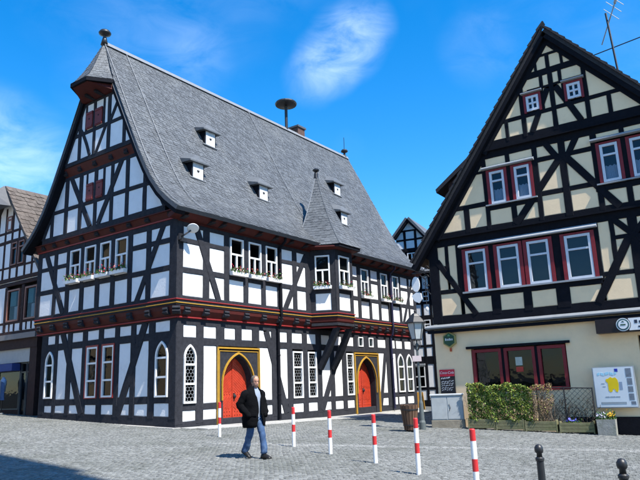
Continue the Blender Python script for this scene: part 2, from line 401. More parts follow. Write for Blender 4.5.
# ================================================================== ground
def grid_ground():
    xs = sorted(set(list(np.arange(-40, 41, 4))+[-400, -200, -100, -60, 60, 100, 200, 400])); ys = sorted(set(list(np.arange(-30, 71, 4))+[-300, -150, -60, 100, 160, 300, 500]))
    mb = MB(); vs = [(x, y, gz(x, y)-.02) for y in ys for x in xs]; nx = len(xs)
    mb.add(vs, [[j*nx+i, j*nx+i+1, (j+1)*nx+i+1, (j+1)*nx+i] for j in range(len(ys)-1) for i in range(nx-1)])
    o = build('square', mb, M_JOINT, fixn=False); o['kind'] = 'structure'; return o
square = grid_ground()
def in_building(x, y):
    d = Vector((x, y, 0))-CA; a, b = d.dot(LD), d.dot(-GD)
    if a > .25 and -8.7 < b < -.25 and a < 19: return True
    if a > .9 and b < -10.4: return True
    e = Vector((x, y, 0))-OB
    return e.dot(NB) < 0 and e.dot(HB) > .0
def cobbles():
    """small squared setts in gently arched rows, each a bevelled block"""
    V = []; F = []; V2 = []; F2 = []
    st = .1
    gA, gB = Vector((-1.363, 17.674)), Vector((7.86, 16.83)); gd = (gB-gA).normalized(); gn = Vector((-gd.y, gd.x))
    ru = Vector((.93, -.367)); rv = Vector((.367, .93))
    rnd = random.Random(3)
    for j in range(-45, 390):
        for i in range(-310, 390):
            u = i*st + (.5*st if j % 2 else 0) + rnd.uniform(-.012, .012)
            v = j*st + .11*abs(math.sin(u*1.35))*1.0 + rnd.uniform(-.010, .010)
            x = ru.x*u+rv.x*v; y = 6+ru.y*u+rv.y*v
            if y < 7.2 or y > 33 or abs(x) > .56*y+1.2: continue
            if x > 5.8 and y > 24.5-.55*(x-4.4): continue
            if in_building(x, y): continue
            gq = abs((Vector((x, y))-gA).dot(gn)) < .22 and x > -3
            # nearer than 24 m every sett has sloped sides; farther ones only a top
            a = rnd.uniform(-.14, .14); h = st*.47*rnd.uniform(.9, 1.02); h2 = st*.47*rnd.uniform(.86, 1.0)
            ex = (ru.x*math.cos(a)+rv.x*math.sin(a), ru.y*math.cos(a)+rv.y*math.sin(a)); ey = (-ex[1], ex[0])
            z = gz(x, y)+rnd.uniform(-.006, .006); tx, ty = rnd.uniform(-.05, .05), rnd.uniform(-.05, .05)
            VV, FF = (V2, F2) if gq else (V, F)
            b = len(VV)
            for sx, sy in ((-1, -1), (1, -1), (1, 1), (-1, 1)):
                VV.append((x+ex[0]*h*sx+ey[0]*h2*sy, y+ex[1]*h*sx+ey[1]*h2*sy, z-.018))
            for sx, sy in ((-1, -1), (1, -1), (1, 1), (-1, 1)):
                q = .8; VV.append((x+ex[0]*h*sx*q+ey[0]*h2*sy*q, y+ex[1]*h*sx*q+ey[1]*h2*sy*q, z+.006+h*sx*tx+h2*sy*ty))
            FF += [(b+4, b+5, b+6, b+7), (b, b+1, b+5, b+4), (b+1, b+2, b+6, b+5), (b+2, b+3, b+7, b+6), (b+3, b, b+4, b+7)]
    for nm, VV, FF, mt in (('setts', V, F, M_COB), ('gutter_setts', V2, F2, M_COB2)):
        me = bpy.data.meshes.new(nm); me.from_pydata(VV, [], FF); me.update(); link(nm, me, mt, square, kind='stuff')
cobbles()
# flagstone strip along the sunny side of the hall
pave = MB(); pq = [(.3, -.15), (18.2, -.15), (18.2, 1.0), (.3, 1.0)]
def _fz(s, o): p = FL.P(s, 0, o); return FL.P(s, gz(p.x, p.y), o)
pave.prism([_fz(s, o)+ZH*.012 for s, o in pq], [_fz(s, o)-ZH*.1 for s, o in pq]); pave = build('pavement', pave, M_JOINT); pave['kind'] = 'structure'
_r = random.Random(2); M_FLAG = mat('pale_flagstone', (.33, .33, .315), .85, .2, 4, .25, 25)
for row, (o0, o1) in enumerate(((-.14, .4), (.41, .98))):
    s = .32+.3*row
    while s < 18.0:
        ln = _r.uniform(.55, .95); e = min(18.18, s+ln); q = [(s+.008, o0+.006), (e-.008, o0+.006), (e-.008, o1-.006), (s+.008, o1-.006)]; c = (.9, .82, 1.0)[_r.randrange(3)]
        mb = MB(); dz = _r.uniform(.022, .034); lo = [_fz(a, o)-ZH*.02 for a, o in q]; up = [_fz(a+(.01 if i in (0, 3) else -.01), o+(.01 if i in (0, 1) else -.01))+ZH*dz for i, (a, o) in enumerate(q)]
        mb.rings([lo, up], False, True); build('flagstone', mb, M_FLAG, pave); s = e
# ================================================================== town hall
hall = thing('town_hall', 'large half-timbered town hall with steep slate roof, grey timbers and red doors', 'town hall', CA)
PL = lambda a, b, z: CA + LD*a - GD*b + ZH*z          # plan coordinates: a along the long side, b outwards from it
def sweep(path, prof, name, material, parent, PF=PL, closed_prof=True):
    """profile (o, z) swept along a plan polyline with mitred corners; outward = left of the path"""
    pts = [Vector(p) for p in path]; rs = []
    for i, p in enumerate(pts):
        ns = []
        if i > 0: d = (p-pts[i-1]).normalized(); ns.append(Vector((-d.y, d.x)))
        if i < len(pts)-1: d = (pts[i+1]-p).normalized(); ns.append(Vector((-d.y, d.x)))
        n = ns[0] if len(ns) == 1 else (ns[0]+ns[1])/(1+ns[0].dot(ns[1]))
        rs.append([PF(p.x+n.x*o, p.y+n.y*o, z) for o, z in prof])
    mb = MB(); mb.rings(rs, True, True, closed_prof)
    return build(name, mb, material, parent)
WG = 9.2; LE = 18.25
B1, B2, B3, B4 = (7.97, 0), (8.5, 1.08), (9.88, 1.08), (10.4, 0)
JP = [(0, -WG), (0, 0), B1, B2, B3, B4, (LE, 0)]
def mould(path, o0, o1, z0, z1, name, material):
    return sweep(path, [(o0, z0), (o1, z0+.008), (o1+.008, (z0+z1)/2), (o1, z1-.008), (o0, z1)], name, material, hall)
# --- core of the building (solid; the unlit rooms are put into its dark colour)
core = MB(); cs = [(.6, -.8), (8.7, -.8), (8.7, 7.5), (8.3, 8.2), (4.58, 15.4), (.9, 8.2), (.6, 7.5)]
core.prism([CA+GD*s+LD*.42+ZH*z for s, z in cs], [CA+GD*s+LD*18.0+ZH*z for s, z in cs]); build('painted_dark_core', core, M_DARK, hall)
# --- jetty between the storeys
sweep(JP, [(-.16, 3.9), (-.02, 4.12), (.0, 4.27), (-.1, 4.27), (-.2, 4.1), (-.22, 3.9)], 'cove_board', M_RED, hall)
mould(JP, -.24, -.12, 3.83, 3.895, 'moulding', M_REDLINE)
sweep(JP, [(-.1, 4.272), (.022, 4.272), (.022, 4.50), (-.1, 4.50)], 'jetty_beam', M_TIMBER, hall)
mould(JP, .0, .05, 4.325, 4.375, 'moulding', M_GOLD)
mould(JP, .0, .055, 4.452, 4.508, 'moulding', M_REDLINE)
def head(P, s, o0, z0, z1, wd, material=M_TIMBER, name='beam_head', nose=.12):
    h = z1-z0; mb = MB()
    pr = [(o0-.3, z0), (o0, z0), (o0+nose*.75, z0+h*.12), (o0+nose, z0+h*.3), (o0+nose*.6, z0+h*.5), (o0+nose, z0+h*.68), (o0+nose*.75, z0+h*.92), (o0, z1), (o0-.3, z1)]
    mb.prism([P(s-wd/2, z, o) for o, z in pr], [P(s+wd/2, z, o) for o, z in pr]); return build(name, mb, material, hall)
for s in (.55, 1.55, 2.62, 3.65, 4.68, 5.75, 6.8, 7.8, 8.8): head(FG.P, s, -.04, 3.955, 4.235, .25)
for s in (.5, 1.45, 2.5, 3.65, 4.7, 5.75, 6.85, 7.65, 10.9, 11.6, 12.3, 13.1, 13.9, 14.7, 15.6, 16.5, 17.4): head(FL.P, s, -.04, 3.955, 4.235, .25)
cb = CA+(-GD-LD)*.0
head(lambda s, z, o: CA+(-GD-LD).normalized()*(o*1.35)+(LD-GD).normalized()*s+ZH*z, 0, -.04, 3.95, 4.24, .27)
mb = MB(); fl = [B1, B2, B3, B4]; mb.prism([PL(a, b, 3.93) for a, b in fl], [PL(a, b, 4.05) for a, b in fl]); build('bay_floor', mb, M_TIMBER, hall)
# --- ground floor, gable side
g0 = FG.sh(-.2)
gb = [('rail', (.2, .2), (8.86, .42), .36), ('rail', (.2, .975), (8.86, .985), .25), ('rail', (.2, 3.245), (8.86, 3.26), .28), ('rail', (.2, 3.84), (8.86, 3.84), .15)]
for c, ww in ((.375, .35), (1.54, .34), (2.61, .29), (3.6, .27), (4.64, .33), (5.71, .33), (6.77, .32), (7.75, .24), (8.64, .44)):
    gb.append(('post', (c, .3+.025*c), (c, 3.8), ww))
gb += [('brace', (1.93, 3.79), (3.47, .42), .34), ('brace', (7.32, 3.8), (5.76, .5), .34)]
holes = [(.55, 1.37, 1.1, 3.1), (7.87, 8.42, 1.1, 3.1), (3.73, 4.48, 1.1, 3.12), (4.8, 5.55, 1.1, 3.12)]
wall_frame(g0, [(.2, .02), (8.86, .3), (8.86, 3.9), (.2, 3.9)], gb, holes, hall, M_TIMBER, M_WHITE)
for s0, s1 in ((3.77, 4.46), (4.81, 5.51)):
    window(g0, s0, s1, 1.13, 3.1, hall, trans=(1.78, 2.46), of=.03)
    mb = MB(); ring_frame(mb, g0, rect(s0-.06, s1+.06, 1.1, 3.17), rect(s0-.005, s1+.005, 1.125, 3.105), .038, -.05); build('window_surround', mb, M_REDLINE, hall)
window(g0, .59, 1.27, 1.07, 3.05, hall, trans=(1.77, 2.45), of=.06, ob=-.03, arched=True)
spandrel_board(g0, .52, 1.4, 1.08, 3.13, arch(.6, 1.26, 1.09, 3.05-.578, 3.04), hall, M_TIMBER, o=.008)
window(g0, 7.84, 8.43, 1.15, 3.1, hall, trans=(1.85, 2.52), of=.06, ob=-.03, arched=True)
spandrel_board(g0, 7.8, 8.5, 1.08, 3.13, arch(7.85, 8.42, 1.17, 3.1-.5, 3.09), hall, M_TIMBER, o=.008)
mb = MB(); mb.prism([FG.P(s, z, -.12) for s, z in ((.1, -.3), (8.9, -.1), (8.9, .27), (.1, .04))], [FG.P(s, z, -.4) for s, z in ((.1, -.3), (8.9, -.1), (8.9, .27), (.1, .04))]); build('plinth', mb, mat('dark_plinth', (.06, .06, .064), .85, .2), hall)
mb = MB(); mb.prism([FG.P(s, z, .06) for s, z in ((.02, -.3), (4.3, -.2), (4.3, .17), (.02, .03))], [FG.P(s, z, -.3) for s, z in ((.02, -.3), (4.3, -.2), (4.3, .17), (.02, .03))]); build('plinth', mb, M_STONE, hall)
# --- upper storey, gable side
gu = [('rail', (0, 4.565), (9.24, 4.565), .14), ('rail', (0, 5.66), (9.24, 5.66), .2), ('rail', (.0, 6.7), (2.7, 6.7), .2), ('rail', (6.88, 6.68), (9.24, 6.68), .18), ('rail', (0, 7.38), (9.24, 7.38), .24)]
for c, ww in ((.21, .42), (1.61, .27), (2.71, .25), (3.77, .27), (4.77, .27), (5.83, .27), (6.88, .29), (7.84, .25), (9.09, .3)): gu.append(('post', (c, 4.5), (c, 7.48), ww))
gu += [('brace', (.77, 7.36), (2.26, 4.58), .25), ('brace', (8.57, 7.3), (7.1, 4.6), .28)]
gw = ((2.86, 3.62), (3.93, 4.62), (4.93, 5.68), (5.98, 6.72))
wall_frame(FG, rect(0, 9.24, 4.5, 7.5), gu, [(a, b, 5.75, 7.27) for a, b in gw], hall, M_TIMBER, M_WHITE)
for a, b in gw: window(FG, a, b, 5.78, 7.25, hall, trans=(6.58,), mull=(((a+b)/2, 5.8, 6.58),), of=.03)
# --- first gable soffit + attic storey
mb = MB(); FGa = FG.sh(.2)
mb.prism([FG.P(-.12, z, o) for o, z in ((.0, 7.50), (.19, 7.80), (.0, 7.86), (-.1, 7.6))], [FG.P(9.32, z, o) for o, z in ((.0, 7.50), (.19, 7.80), (.0, 7.86), (-.1, 7.6))]); build('cove_board', mb, M_RED, hall)
mb = MB(); bar(mb, FG, -.02, 9.26, 7.47, 7.52, .04, -.02); build('moulding', mb, M_REDLINE, hall)
mb = MB(); bar(mb, FG, -.2, 9.4, 7.745, 7.785, .225, .1); build('moulding', mb, M_RED, hall)
for s in (.3, 1.6, 2.7, 3.75, 4.78, 5.83, 6.88, 7.84, 8.7): head(FG.P, s, .05, 7.56, 7.79, .24)
ga = [('rail', (-.15, 7.91), (9.35, 7.91), .24), ('rail', (.5, 9.09), (8.6, 9.09), .17), ('rail', (1.75, 10.47), (7.41, 10.47), .16)]
for c, ww in ((8.0, .22), (6.97, .26), (5.94, .25), (4.88, .22), (3.78, .2), (2.79, .22), (1.7, .21)): ga.append(('post', (c, 8.0), (c, 10.45), ww))
ga += [('post', (5.51, 9.1), (5.51, 10.45), .1), ('post', (4.33, 9.1), (4.33, 10.45), .12)]
ga += [('brace', (3.18, 10.44), (4.62, 8.03), .25), ('brace', (6.66, 10.42), (5.18, 8.03), .25)]
wall_frame(FGa, [(.5, 7.95), (8.66, 7.95), (7.40, 10.5), (1.76, 10.5)], ga, [], hall, M_TIMBER, M_WHITE)
timber(FGa, 'rafter', (.5, 7.95), (1.95, 10.5), .16, hall, M_TIMBER, .015); timber(FGa, 'rafter', (8.66, 7.95), (7.21, 10.5), .16, hall, M_TIMBER, .015)
def shutter(fr, s0, s1, z0, z1, parent, o=.05):
    mb = MB(); bar(mb, fr, s0, s1, z0, z1, o, o-.05)
    for z in (z0+.08, z1-.08): bar(mb, fr, s0+.01, s1-.01, z-.035, z+.035, o+.02, o-.01)
    sh = build('shutter', mb, M_SHUT, parent)
    c = (s0+s1)/2; zc = (z0+z1)/2+.05; q = .05; hm = MB(); hp = [(c, zc-q), (c+q, zc), (c+q*.5, zc+q*.8), (c, zc+q*.4), (c-q*.5, zc+q*.8), (c-q, zc)]
    hm.prism([fr.P(x, y, o+.004) for x, y in hp], [fr.P(x, y, o-.02) for x, y in hp]); build('dark_heart', hm, M_DARK, sh)  # raised heart; the hole's shade is in its dark colour
shutter(FGa, 5.02, 5.48, 9.15, 9.9, hall); shutter(FGa, 4.37, 4.78, 9.15, 9.9, hall)
# --- second gable soffit + upper attic
FGb = FG.sh(.4)
pr_ = ((.2, 10.52), (.39, 10.86), (.2, 10.92), (.1, 10.6)); mb = MB(); mb.prism([FG.P(1.95, z, o) for o, z in pr_], [FG.P(7.21, z, o) for o, z in pr_]); build('cove_board', mb, M_RED, hall)
for s in (2.15, 2.8, 3.78, 4.88, 5.94, 6.97): head(FG.P, s, .24, 10.58, 10.84, .22)
gc = [('rail', (1.95, 10.98), (7.21, 10.98), .2), ('rail', (2.2, 12.19), (7.0, 12.19), .16), ('rail', (3.25, 13.5), (5.91, 13.5), .16)]
for c, ww in ((5.91, .2), (4.89, .17), (3.88, .2), (2.85, .2), (6.92, .18)): gc.append(('post', (c, 11.05), (c, 13.45), ww))
gc += [('post', (5.5, 12.2), (5.5, 13.45), .12), ('post', (4.25, 12.2), (4.25, 13.45), .12)]
gc += [('brace', (4.1, 12.12), (4.72, 11.06), .15), ('brace', (3.3, 13.05), (3.8, 12.25), .15)]
wall_frame(FGb, [(2.12, 11.02), (7.04, 11.02), (5.84, 13.5), (3.32, 13.5)], gc, [], hall, M_TIMBER, M_WHITE)
timber(FGb, 'brace', (6.42, 13.05), (5.15, 11.08), .16, hall, M_TIMBER, .012, curve=-.14)
timber(FGb, 'rafter', (2.28, 11.0), (3.55, 13.5), .16, hall, M_TIMBER, .015); timber(FGb, 'rafter', (6.88, 11.0), (5.61, 13.5), .16, hall, M_TIMBER, .015)
shutter(FGb, 4.99, 5.43, 12.3, 13.06, hall); shutter(FGb, 4.32, 4.8, 12.3, 13.06, hall)
mb = MB(); mb.rings([[FG.P(s, 13.52, o) for s, o in ((3.3, .38), (3.5, .5), (5.66, .5), (5.86, .38))], [FG.P(s, 13.76, o) for s, o in ((3.5, .38), (4.08, 1.36), (5.08, 1.36), (5.66, .38))]]); build('hood_soffit', mb, M_RED, hall)
for s in (4.25, 4.9): head(FG.P, s, .5, 13.5, 13.66, .16, nose=.4)
# --- long side, ground floor
l0 = FL.sh(-.2)
lb = [('rail', (.2, .06), (18.0, .02), .32), ('rail', (.2, .69), (2.22, .69), .22), ('rail', (4.55, .69), (11.6, .69), .22), ('rail', (13.85, .7), (18.0, .7), .24), ('rail', (.2, 3.02), (18.0, 3.02), .27), ('rail', (.2, 3.72), (18, 3.72), .24)]
for c, ww in ((.37, .34), (1.345, .37), (5.6, .4), (6.61, .34), (7.68, .36), (8.73, .4), (9.77, .34), (10.77, .34), (15.06, .5), (15.88, .12), (16.77, .28), (17.82, .36)): lb.append(('post', (c, .12), (c, 3.7), ww))
for c, ww in ((2.4, .46), (3.4, .38), (4.41, .43), (11.85, .36), (12.82, .5), (13.77, .44)): lb.append(('post', (c, 2.9), (c, 3.7), ww))
for c, ww in ((2.24, .1), (4.57, .1), (11.6, .1), (13.9, .12)): lb.append(('post', (c, .1), (c, 2.95), ww))
lb += [('brace', (5.08, 3.58), (6.33, .22), .33), ('brace', (10.5, 3.1), (8.88, .2), .33), ('brace', (14.78, 3.1), (14.05, .2), .26)]
holes = [(.53, 1.17, .8, 2.95), (2.25, 4.55, 0, 2.95), (6.76, 7.5, .75, 2.9), (7.84, 8.53, .75, 2.9), (10.92, 11.6, .75, 2.9), (11.6, 13.9, 0, 2.95), (12.05, 12.56, 3.1, 3.65), (13.04, 13.56, 3.1, 3.65), (15.9, 16.67, .8, 2.95), (16.88, 17.65, .8, 2.95)]
wall_frame(l0, rect(.2, 18.0, -.08, 3.82), lb, holes, hall, M_TIMBER, M_WHITE)
for a, b in ((6.78, 7.48), (7.86, 8.51), (10.95, 11.56)): window(l0, a, b, .8, 2.8, hall, trans=(1.45, 2.11), of=.03, lattice=.16)
for a, b in ((12.1, 12.54), (13.08, 13.52)): window(l0, a, b, 3.16, 3.64, hall, of=.03, fw=.05)
for a, b, z0, z1, lat in ((.54, 1.13, .82, 2.9, .15), (15.93, 16.62, .82, 2.88, 0), (16.92, 17.6, .82, 2.88, 0)):
    window(l0, a, b, z0, z1, hall, trans=(z0+.68, z0+1.36), of=.06, ob=-.03, arched=True, lattice=lat)
    spandrel_board(l0, a-.05, b+.06, z0-.05, 2.92, arch(a+.01, b-.01, z0+.02, z1-(b-a)*.85, z1-.01), hall, M_TIMBER, o=.008)
def door(fr, s0, s1, zt, a0, a1, zap, name_label):
    c = (a0+a1)/2; hole = arch(a0, a1, -.12, zap-.86*(a1-a0)*.78, zap, 10)
    spandrel_board(fr, s0+.03, s1-.03, -.12, zt, hole, hall, M_TIMBER, o=.03, th=.42)
    mb = MB(); bw = .05
    for (x0, x1, y0, y1) in ((s0, s0+bw, -.1, zt+.04), (s1-bw, s1, -.1, zt+.04), (s0, s1, zt+.041, zt+.1)): bar(mb, fr, x0, x1, y0, y1, .075, -.02)
    build('door_frame', mb, M_GOLD, hall)
    mb = MB()
    for (x0, x1, y0, y1) in ((s0+.09, s0+.115, -.1, zt-.06), (s1-.115, s1-.09, -.1, zt-.06), (s0+.09, s1-.09, zt-.059, zt-.03)): bar(mb, fr, x0, x1, y0, y1, .055, -.02)
    build('door_frame', mb, M_GOLD, hall)
    zs = zap-.86*(a1-a0)*.78
    h1 = arch(a0-.1, a1+.1, zs-.55, zs, zap+.15, 10); h2 = arch(a0-.055, a1+.055, zs-.55, zs, zap+.08, 10)
    mb = MB(); n = len(h1); idx = list(range(1, n))+[0]
    ring = [(h1[i], h2[i]) for i in idx]
    rs = [[fr.P(*p, .095), fr.P(*q, .095), fr.P(*q, .02), fr.P(*p, .02)] for p, q in ring]
    mb.rings(rs); build('arch_moulding', mb, M_GOLD, hall)
    # leaf, recessed
    o = -.3; leaf = arch(a0-.02, a1+.02, -.1, zs, zap+.01, 10); mb = MB()
    mb.prism([fr.P(x, y, o) for x, y in leaf], [fr.P(x, y, o-.06) for x, y in leaf]); dl = build('door', mb, M_DOOR, hall)
    # diagonal planks of both leaves
    def inside(x, z):
        if z < zs: return a0+.03 < x < a1-.03
        return abs(x-c) < (a1-a0)/2*max(0, 1-((z-zs)/(zap-zs))**1.7)-.03
    for side in (-1, 1):
        x0, x1 = (a0+.05, c-.03) if side < 0 else (c+.03, a1-.05)
        for z0_, z1_ in ((.5, 1.05), (1.12, zap-.05)):
            k = 0; zz = z0_-.6
            while zz < z1_:
                # plank line from (x0, zz) to (x1, zz + slope)
                sl = .75*(x1-x0); p = (x0, zz if side < 0 else zz+sl); q = (x1, zz+sl if side < 0 else zz)
                seg = []
                for t in np.linspace(0, 1, 13):
                    x, z = p[0]+(q[0]-p[0])*t, p[1]+(q[1]-p[1])*t
                    if z0_ < z < z1_-.04 and inside(x, z): seg.append((x, z))
                if len(seg) > 2:
                    pm = MB(); hw = .042; A, Bq = seg[0], seg[-1]
                    pm.prism([fr.P(A[0], A[1]-hw, o+.012), fr.P(Bq[0], Bq[1]-hw, o+.012), fr.P(Bq[0], Bq[1]+hw, o+.022), fr.P(A[0], A[1]+hw, o+.022)], [fr.P(A[0], A[1]-hw, o-.01), fr.P(Bq[0], Bq[1]-hw, o-.01), fr.P(Bq[0], Bq[1]+hw, o-.01), fr.P(A[0], A[1]+hw, o-.01)])
                    build('plank', pm, M_DOOR, dl)
                zz += .105
    st = MB()
    for zz in (.02, .16, .3, .44, 1.085):
        for k in range(11):
            x = a0+.1+(a1-a0-.2)*k/10
            st.lathe(fr.P(x, zz, o+.012), [(.001, -.018), (.02, -.006), (.02, .006), (.001, .018)], 5)
    build('door_stud', st, mat('door_iron_stud', (.3, .05, .03), .4, .1), dl, kind='stuff')
    mb = MB(); bar(mb, fr, c-.02, c+.02, -.08, zap-.1, o+.035, o); build('cover_strip', mb, M_DOOR, dl)
    mb = MB(); mb.lathe(fr.P(c+.08, 1.0, o+.06), [(.02, -.08), (.06, -.05), (.075, 0), (.06, .05), (.02, .08)], 10); bar(mb, fr, c+.04, c+.13, .9, 1.12, o+.03, o+.01); build('door_handle', mb, M_IRON, dl)
    mb = MB(); mb.prism([fr.P(x, -.12, y) for x, y in ((s0+.02, .12), (s1-.02, .12), (s1-.02, -.5), (s0+.02, -.5))], [fr.P(x, -.35, y) for x, y in ((s0+.02, .12), (s1-.02, .12), (s1-.02, -.5), (s0+.02, -.5))]); build('doorstep', mb, M_STONE, hall)
door(l0, 2.2, 4.58, 2.75, 2.5, 4.15, 2.52, '')
door(l0, 11.6, 13.9, 2.75, 11.85, 13.5, 2.52, '')
pz = ((.2, -.35), (18.1, -.45), (18.1, -.1), (.2, -.085))
for (x0, x1) in ((.0, 2.19), (4.6, 7.0), (7.01, 9.4), (9.41, 11.58), (13.92, 16.0), (16.01, 18.1)):
    mb = MB(); q = [(x0, -.45), (x1, -.45), (x1, -.10), (x0, -.10)]
    mb.prism([FL.P(s, z, -.12) for s, z in q], [FL.P(s, z, -.4) for s, z in q]); build('plinth', mb, M_STONE, hall)
# --- long side, upper storey left and right of the bay
lu = [('rail', (0, 4.55), (7.97, 4.55), .14), ('rail', (0, 5.57), (7.97, 5.57), .2), ('rail', (0, 6.67), (2.55, 6.67), .18), ('rail', (5.78, 6.67), (7.97, 6.67), .16), ('rail', (0, 7.34), (7.97, 7.34), .26)]
for c, ww in ((.15, .3), (1.455, .33), (2.55, .28), (3.645, .28), (4.72, .28), (5.78, .33), (6.84, .3), (7.8, .34)): lu.append(('post', (c, 4.5), (c, 7.45), ww))
lu += [('brace', (.92, 7.3), (2.12, 4.56), .28), ('brace', (7.65, 7.1), (6.08, 4.5), .27)]
lw = ((2.72, 3.49), (3.8, 4.57), (4.87, 5.6))
wall_frame(FL, rect(0, 7.97, 4.5, 7.5), lu, [(a, b, 5.6, 7.25) for a, b in lw], hall, M_TIMBER, M_WHITE)
for a, b in lw: window(FL, a, b, 5.7, 7.18, hall, trans=(6.52,), mull=(((a+b)/2, 5.7, 6.52),), of=.03)
lr = [('rail', (10.4, 4.52), (LE, 4.52), .14), ('rail', (10.4, 5.56), (LE, 5.56), .2), ('rail', (10.4, 6.58), (12.1, 6.58), .16), ('rail', (13.15, 6.56), (14.1, 6.56), .16), ('rail', (16.35, 6.52), (LE, 6.52), .16), ('rail', (10.4, 7.34), (LE, 7.34), .28)]
for c, ww in ((11.22, .26), (12.12, .28), (13.17, .26), (14.12, .26), (15.25, .5), (16.36, .24), (17.4, .2), (18.1, .3)): lr.append(('post', (c, 4.48), (c, 7.45), ww))
lr += [('brace', (17.95, 7.2), (16.6, 4.5), .2)]
lw2 = ((12.29, 13.02), (14.27, 14.98), (15.53, 16.22))
wall_frame(FL, rect(10.4, LE, 4.5, 7.5), lr, [(a, b, 5.6, 7.25) for a, b in lw2], hall, M_TIMBER, M_WHITE)
for a, b in lw2: window(FL, a, b, 5.68, 7.16, hall, trans=(6.5,), mull=(((a+b)/2, 5.7, 6.5),), of=.03)
# --- the bay
def face(p, q):
    a = PL(*p, 0); b = PL(*q, 0); d = (b-a); ln = d.length; d.normalize(); n = Vector((d.y, -d.x, 0))
    return Fr(a, d, n if n.dot(-GD) > 0 or abs(n.dot(-GD)) < .2 else -n), ln
BAYW = []
for k, (p, q) in enumerate(((B1, B2), (B2, B3), (B3, B4))):
    fr, ln = face(p, q)
    if k == 0 and fr.n.dot(-LD) < 0: fr.n = -fr.n
    if k == 2 and fr.n.dot(LD) < 0: fr.n = -fr.n
    bs = [('rail', (0, 4.55), (ln, 4.55), .14), ('rail', (0, 5.5), (ln, 5.5), .2), ('rail', (0, 7.32), (ln, 7.32), .26), ('post', (.1, 4.5), (.1, 7.45), .24), ('post', (ln-.12, 4.5), (ln-.12, 7.45), .26)]
    a, b = .24, ln-.27
    wall_frame(fr, rect(0, ln, 4.5, 7.5), bs, [(a, b, 5.6, 7.2)], hall, M_TIMBER, M_WHITE)
    window(fr, a, b, 5.64, 7.17, hall, trans=(6.48,), mull=(((a+b)/2, 5.64, 6.48),), of=.03); BAYW.append((fr, a, b))
mb = MB(); fl = [(8.05, -.3), (8.6, .96), (9.78, .96), (10.3, -.3)]; mb.prism([PL(a, b, 4.3) for a, b in fl], [PL(a, b, 7.5) for a, b in fl]); build('painted_dark_core', mb, M_DARK, hall)
for s, tb in ((8.72, .35), (9.76, -.2)):
    mb = MB(); rs = []
    for i in range(9):
        t = i/8; o = -.2+1.1*(t**1.7); z = 2.1+1.85*t; hw = .13
        o = -.22+1.05*t; hw = .11
        rs.append([FL.P(s-hw+tb*.0, z+.02, o-.02), FL.P(s+hw, z+.02, o-.02), FL.P(s+hw, z-.12-.1*math.sin(t*3.14), o+.16), FL.P(s-hw, z-.12-.1*math.sin(t*3.14), o+.16)])
    mb.rings(rs); build('bay_bracket', mb, M_TIMBER, hall)
# --- eave soffit on the long side
def soffit(s0, s1):
    q = ((-.02, 7.40), (.2, 7.47), (.52, 7.67), (.52, 7.73), (0, 7.6), (-.1, 7.5)); mb = MB(); mb.prism([FL.P(s0, z, o) for o, z in q], [FL.P(s1, z, o) for o, z in q]); build('cove_board', mb, M_RED, hall)
soffit(-.4, 7.95); soffit(10.42, 18.5)
for s in (.1, 1.45, 2.05, 3.1, 4.15, 5.2, 6.25, 7.3, 11.3, 12.2, 13.1, 14.0, 14.9, 15.8, 16.7, 17.6): head(FL.P, s, .08, 7.43, 7.66, .2, nose=.36)
mb = MB(); bar(mb, FL, .0, 7.95, 7.365, 7.405, .05, -.02); build('moulding', mb, M_RED, hall)
mb = MB(); bar(mb, FL, 10.42, LE, 7.365, 7.405, .05, -.02); build('moulding', mb, M_RED, hall)
# --- main roof
PR = [(-.62, 7.70), (-.36, 7.89), (.03, 8.19), (.42, 8.56), (.89, 9.14), (1.22, 9.66), (1.65, 10.42), (2.47, 12.0), (3.35, 13.75), (4.58, 16.15)]
def wf(z): return -.56 if z < 13.95 else -.56+(z-13.95)/2.2*.25
WB = 18.62
def prof_in(pr, t):
    o = []
    for i, p in enumerate(pr):
        a = Vector(pr[max(0, i-1)]); b = Vector(pr[min(len(pr)-1, i+1)]); d = (b-a).normalized(); o.append((p[0]+d.y*t, p[1]-d.x*t))
    o[-1] = (4.58, pr[-1][1]-t*2.1); return o
PI_ = prof_in(PR, .15)
for sgn in (1, -1):
    dd = (lambda d: d) if sgn > 0 else (lambda d: 9.16-d)
    mb = MB(); loop = PR+PI_[::-1]
    mb.rings([[CA+GD*dd(d)+LD*wf(z)+ZH*z for d, z in loop], [CA+GD*dd(d)+LD*WB+ZH*z for d, z in loop]]); rf = build('roof', mb, M_SLATE2, hall)
    if sgn > 0: ROOF = rf
    # barge board along the front verge
    b0 = prof_in(PR, .16); b1 = prof_in(PR, .30); mb = MB(); loop = [p for p in b0 if p[1] < 13.9]; lo2 = [b1[i] for i in range(len(loop))]
    lp = loop+lo2[::-1]
    mb.rings([[CA+GD*dd(d)+LD*(-.53)+ZH*z for d, z in lp], [CA+GD*dd(d)+LD*(-.1)+ZH*z for d, z in lp]]); build('barge_board', mb, M_TIMBER_B, hall)
